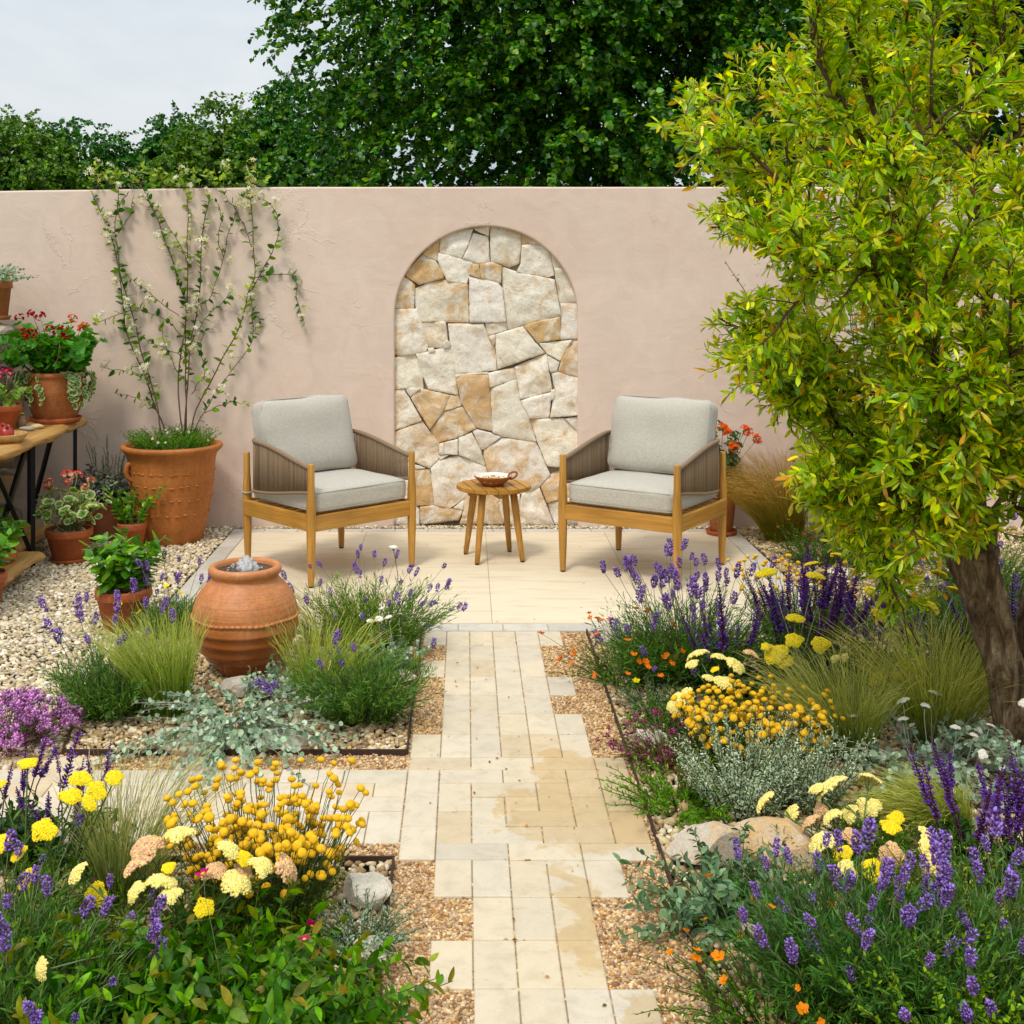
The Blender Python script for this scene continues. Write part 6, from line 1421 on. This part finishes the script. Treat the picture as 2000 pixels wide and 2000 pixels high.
limbs = [D_((1845, 1000, 4.03), (1800, 800, 4.0), (1740, 620, 3.95), (1690, 480, 3.9), (1660, 330, 3.85), (1640, 180, 3.8), (1600, 50, 3.8)),
         D_((1845, 1000, 4.03), (1850, 780, 4.1), (1860, 560, 4.15), (1840, 300, 4.2), (1830, 60, 4.2), (1820, -150, 4.2)),
         D_((1740, 620, 3.95), (1640, 560, 3.8), (1560, 480, 3.75), (1500, 390, 3.7), (1420, 290, 3.7), (1330, 285, 3.7), (1275, 330, 3.7)),
         D_((1690, 480, 3.9), (1600, 330, 4.1), (1520, 230, 4.15), (1420, 190, 4.15), (1320, 180, 4.15)),
         D_((1560, 480, 3.75), (1500, 430, 3.9), (1430, 425, 4.0), (1340, 430, 4.0)),
         D_((1800, 800, 4.0), (1680, 740, 3.9), (1560, 690, 3.85), (1450, 640, 3.85), (1345, 600, 3.85)),
         D_((1680, 740, 3.9), (1580, 740, 3.8), (1490, 700, 3.8), (1400, 690, 3.8)),
         D_((1800, 860, 4.0), (1700, 850, 3.85), (1620, 825, 3.8), (1560, 800, 3.8), (1500, 780, 3.8)),
         D_((1830, 920, 4.03), (1740, 900, 4.2), (1660, 885, 4.3), (1600, 875, 4.3), (1560, 890, 4.3)),
         D_((1830, 960, 4.03), (1740, 960, 3.85), (1660, 985, 3.75), (1620, 965, 3.75), (1575, 950, 3.75)),
         D_((1830, 980, 4.03), (1760, 970, 4.3), (1690, 1010, 4.4), (1660, 1080, 4.4), (1690, 1160, 4.4)),
         D_((1660, 330, 3.85), (1590, 200, 3.7), (1540, 100, 3.7), (1530, 40, 3.7)),
         D_((1840, 300, 4.2), (1740, 200, 4.3), (1660, 120, 4.35), (1600, 40, 4.4)),
         D_((1860, 560, 4.15), (1760, 430, 4.4), (1640, 400, 4.6), (1540, 420, 4.7), (1480, 500, 4.7)),
         D_((1860, 560, 4.15), (1930, 430, 4.0), (1980, 280, 3.9), (2000, 100, 3.9)),
         D_((1850, 780, 4.1), (1930, 700, 3.8), (1990, 600, 3.7), (2040, 450, 3.7)),
         D_((1845, 900, 4.03), (1900, 820, 3.7), (1960, 780, 3.55), (2050, 700, 3.5)),
         D_((1845, 940, 4.03), (1820, 850, 3.7), (1780, 780, 3.5), (1760, 650, 3.45), (1780, 520, 3.4)),
         D_((1800, 800, 4.0), (1750, 650, 3.7), (1700, 560, 3.5), (1600, 500, 3.45), (1520, 530, 3.45)),
         D_((1740, 620, 3.95), (1700, 450, 3.6), (1720, 330, 3.5), (1760, 200, 3.5)),
         D_((1845, 1000, 4.03), (1940, 860, 4.3), (2040, 700, 4.5), (2150, 500, 4.5)), D_((1845, 940, 4.03), (1830, 820, 3.6), (1870, 720, 3.45), (1930, 640, 3.4)), D_((1845, 960, 4.03), (1900, 850, 4.4), (1960, 740, 4.6), (2040, 650, 4.7)), D_((1845, 950, 4.03), (1790, 880, 4.4), (1720, 800, 4.6), (1660, 720, 4.7)), D_((1845, 950, 4.03), (1780, 900, 3.7), (1720, 880, 3.55), (1640, 900, 3.5)), D_((1860, 560, 4.15), (1820, 480, 4.5), (1760, 500, 4.7), (1700, 560, 4.8)), D_((1845, 960, 4.03), (1920, 960, 3.8), (1990, 940, 3.75), (2060, 930, 3.7)), D_((1850, 780, 4.1), (1900, 640, 3.8), (1930, 520, 3.7), (1960, 380, 3.65)), D_((1840, 300, 4.2), (1930, 250, 4.3), (2020, 120, 4.3), (2080, -40, 4.3)), D_((1850, 860, 4.1), (1940, 880, 4.5), (2040, 850, 4.8), (2150, 780, 4.8)),
         D_((1860, 560, 4.15), (1900, 500, 4.6), (1850, 350, 4.8), (1760, 250, 4.8)),
         D_((1845, 940, 4.03), (1900, 900, 3.8), (1950, 900, 3.7), (2020, 880, 3.7)),
         D_((1845, 985, 4.03), (1790, 980, 3.8), (1760, 930, 3.7), (1720, 920, 3.68)),
         D_((1840, 300, 4.2), (1890, 150, 4.0), (1900, 0, 4.0), (1900, -150, 4.0)), D_((1690, 480, 3.9), (1720, 350, 4.2), (1700, 150, 4.3), (1720, -50, 4.3))]
mb = MB(); Ls = []
for i, L in enumerate(limbs):
    P = smoothpath(L, 30); P[1:] += np.array([mnoise.noise_vector(Vector((k * .5, i * 4.1, 2)))[:] for k in range(1, 30)]) * .018
    r0 = (.03, .028)[i] if i < 2 else .0095
    tubes(mb, P, np.linspace(r0, .003 if i > 1 else .007, 30), 8, s2l(88, 62, 42)); Ls.append(P)
# secondary branches, then leafy twigs
Ls = np.array(Ls); nL = len(Ls)
def offshoots(P, k, t0, L, up=.35, ang=.9, m=8, bow=.12):
    n = len(P); tt = t0 + (1 - t0) * (np.arange(k)[None] + q.random((n, k))) / k
    pos, tan = sample(P, tt); pos = pos.reshape(-1, 3); tan = tan.reshape(-1, 3); N_ = len(pos)
    rad = norm(np.cross(tan, norm(q.normal(size=(N_, 3))))); a = ang * q.uniform(.5, 1.2, N_)[:, None]
    d = norm(tan * np.cos(a) + rad * np.sin(a) + np.array([0, 0, up]) * q.uniform(.2, 1.4, (N_, 1)))
    ln = L * q.uniform(.55, 1.25, N_)[:, None, None]; s = np.linspace(0, 1, m)[None, :, None]
    return pos[:, None] + ln * (d[:, None] * s - np.array([0, 0, bow]) * s ** 2) + q.normal(0, .006, (N_, m, 3)) * s
EDGE = np.array([(-300, 1480), (0, 1550), (60, 1545), (110, 1400), (150, 1330), (180, 1295), (250, 1282), (310, 1268), (370, 1270), (400, 1340), (445, 1345), (475, 1450), (520, 1500), (560, 1440), (590, 1345), (640, 1370), (700, 1370), (760, 1430), (790, 1480), (860, 1560), (900, 1510), (960, 1535), (1010, 1590), (1080, 1650), (1150, 1690), (1400, 1700)], float)
def inside(P, off=-40):                      # the crown's own outline on its path side, as heights and offsets in the tree's plane
    x = (P[:, -1, 0] + TB[0]) / (P[:, -1, 1] + TB[1]) * F_PX + CX; y = CY + (H_CAM - P[:, -1, 2]) / (P[:, -1, 1] + TB[1]) * F_PX
    xd, yd = x / K, y / K
    return (xd > np.interp(yd, EDGE[:, 0], EDGE[:, 1]) + off) & ~((xd > 1785) & (xd < 1990) & (yd > 1050))
B1 = offshoots(Ls, 11, .22, .30); B1 = B1[inside(B1)]; tubes(mb, B1, np.linspace(.0055, .0022, 8), 5, s2l(96, 70, 46))
B2 = np.concatenate([offshoots(B1, 8, .15, .15), offshoots(Ls, 24, .15, .15), Ls[2:, -9:-1]]); B2 = B2[inside(B2)]; B2 = B2[np.array([mnoise.fractal(Vector((p * 3.2).tolist()), 1, 2, 2) for p in B2[:, 4]]) > -.22]
tubes(mb, B2, np.linspace(.0024, .0012, 8), 4, s2l(120, 80, 44)); mb.build('branches', M_BARK_THIN, t)
mb = MB(); POM = np.array([s2l(146, 164, 30), s2l(114, 146, 30), s2l(176, 178, 38), s2l(94, 128, 28), s2l(140, 160, 32)])
leaves(mb, q, B2, 20, .05, leaf_t(.26, 'obov', 3, .22, .12), .060, POM * 1.75, .85, .2, upw=.8, taper=.25, tipcol=(s2l(215, 128, 36) * 1.1, .8), wv=.25)
leaves(mb, q, B1, 20, .1, T_OB, .060, POM * 1.45, .95, .2, upw=.8, taper=.1, wv=.25)
mb.build('crown', leaf_mat('leaf_pomegranate', .35, .42, .25, .5), t)

# ------------------------------------------------------------------ trees beyond the wall
def far_tree(label, x, y, trunk_h, lobes, n_spray, per, Lf, cols, seed, tr=.2, zmin=-1e9, drop=.5, group='trees beyond the wall', sl=.6, upw=1.0, name='tree', limbn=14):
    q = np.random.default_rng(seed + 4000); t = thing(name, label, 'tree', (x, y, 0), 0, group)
    lob = np.array(lobes, float)                     # cx,cy,cz,rx,ry,rz relative
    mb = MB(); P = smoothpath([(0, 0, -.1), (.1, 0, trunk_h * .4), (0, .1, trunk_h), (.1, 0, trunk_h * 1.8)], 14); tubes(mb, P, np.linspace(tr, tr * .5, 14), 10, s2l(60, 50, 40))
    mb.build('trunk', M_BARK_THIN, t)
    mb = MB()
    for k in range(limbn):
        l = lob[k % len(lob)]; e = l[:3] + q.normal(0, .45, 3) * l[3:]; b0 = P[q.integers(4, 13)]
        tubes(mb, smoothpath([b0, (b0 + e) / 2 + np.array([0, 0, .3]), e], 10), np.linspace(tr * .35, tr * .06, 10), 6, s2l(55, 46, 36))
    mb.build('limbs', M_BARK_THIN, t)
    w = lob[:, 3] * lob[:, 4] * lob[:, 5]; w = w ** .8 / (w ** .8).sum(); k = q.choice(len(lob), n_spray, p=w)
    u = norm(q.normal(size=(n_spray, 3))); rr = q.random(n_spray)[:, None] ** .28
    nz = np.array([mnoise.fractal(Vector((a_ * 2.1 + kk * 5).tolist()), 1, 2, 3) for a_, kk in zip(u, k)])[:, None]
    c = lob[k, :3] + u * lob[k, 3:] * rr * (1 + .22 * nz); keep = c[:, 2] > zmin; keep &= np.array([mnoise.fractal(Vector((a_ * 1.15 + seed).tolist()), 1, 2, 3) for a_ in c]) > -.10; c = c[keep]; u = u[keep]; n = len(c)
    d = norm(u * np.array([1, 1, .25]) + np.array([0, 0, -drop]) + q.normal(0, .35, (n, 3)))
    s_ = np.linspace(0, 1, 6)[None, :, None]; S_ = sl * q.uniform(.6, 1.3, n)[:, None, None]
    P = c[:, None] + S_ * (d[:, None] * s_ - np.array([0, 0, .25]) * s_ ** 2)
    mb = MB(); leaves(mb, q, P, per, .0, T_HEART if Lf < .2 else T_OV, Lf, np.array(cols), 1.05, .28, upw=upw, taper=.15, hue=.06)
    mb.build('crown', M_FARLEAF, t); return t
LIN = [s2l(96, 140, 54), s2l(66, 108, 46), s2l(50, 90, 40), s2l(86, 130, 50), s2l(44, 80, 44), s2l(128, 160, 62)]
LIN2 = [s2l(48, 84, 44), s2l(38, 70, 38), s2l(58, 98, 48)]
far_tree('huge linden tree filling the sky behind the arched wall', 2.0, 15.6, 2.4,
         [(-1.6, -1.4, 5.0, 2.5, 1.6, 2.0), (-2.5, -.8, 3.1, 2.0, 1.6, 1.2), (-.5, -1.8, 3.5, 2.1, 1.5, 1.3), (1.0, -1.3, 4.3, 2.1, 1.6, 1.5), (-2.4, -.4, 6.6, 2.0, 2.0, 1.6), (.4, .4, 7.5, 3.4, 2.4, 2.2), (-1.2, .8, 4.2, 3, 1.6, 1.8), (1.6, .8, 5.0, 2.4, 1.5, 1.8), (-.3, -1.0, 5.6, 2.6, 1.8, 1.4), (1.4, -.8, 2.9, 1.6, 1.0, .6)],
         13500, 24, .08, LIN, 1, .15, 2.1, .3, sl=.42, upw=1.4)
far_tree('second dark linden behind the pomegranate tree', 7.0, 18.5, 3, [(-.6, 0, 6.8, 3.6, 2, 2.0), (1, -.5, 4.6, 2.6, 2, 1.8), (-2.2, 0, 4.4, 1.5, 1.3, 1.0), (2.6, 0, 6.5, 3, 2, 2.5), (-3.0, .4, 6.9, 1.8, 1.5, 1.1)], 5200, 22, .10, LIN2, 2, .2, 2.0, .3, sl=.45, upw=1.4)
for i, (px, Y, ht, wd, lb, cset) in enumerate(((20, 40, 6.9, 2.6, 'rounded tree at the far left beyond the wall', 1), (145, 42, 6.9, 2.4, 'dark tree second from the left beyond the wall', 0), (262, 46, 4.6, 1.2, 'lowest distant tree, in the dip of the skyline beyond the jasmine', 0), (345, 44, 7.4, 1.9, 'distant tree right of the dip in the skyline', 0), (440, 40, 7.3, 2.0, 'lighter green distant tree next to the big linden', 1), (575, 41, 8.2, 2.2, 'distant tree seen through the left side of the big linden', 0), (-120, 40, 7.4, 3, 'tree partly out of the frame at the far left', 0))):
    x = (px - CX) * Y / F_PX
    cs = [[s2l(62, 106, 46), s2l(48, 86, 40), s2l(80, 124, 54)], [s2l(94, 124, 60), s2l(78, 108, 52), s2l(112, 140, 70)]][cset]
    far_tree(lb, x, Y, 2.5, [(0, 0, ht * .55, wd, wd, ht * .42), (-wd * .5, -.6, ht * .45, wd * .7, wd * .7, ht * .3), (wd * .5, -.5, ht * .42, wd * .7, wd * .7, ht * .3), (.1, 0, ht * .8, wd * .6, wd * .6, ht * .19), (-.3, -1, ht * .62, wd * .7, wd * .6, ht * .25)], 5000, 18, .13, cs, 10 + i, .22, 1.2, .15, sl=.6)
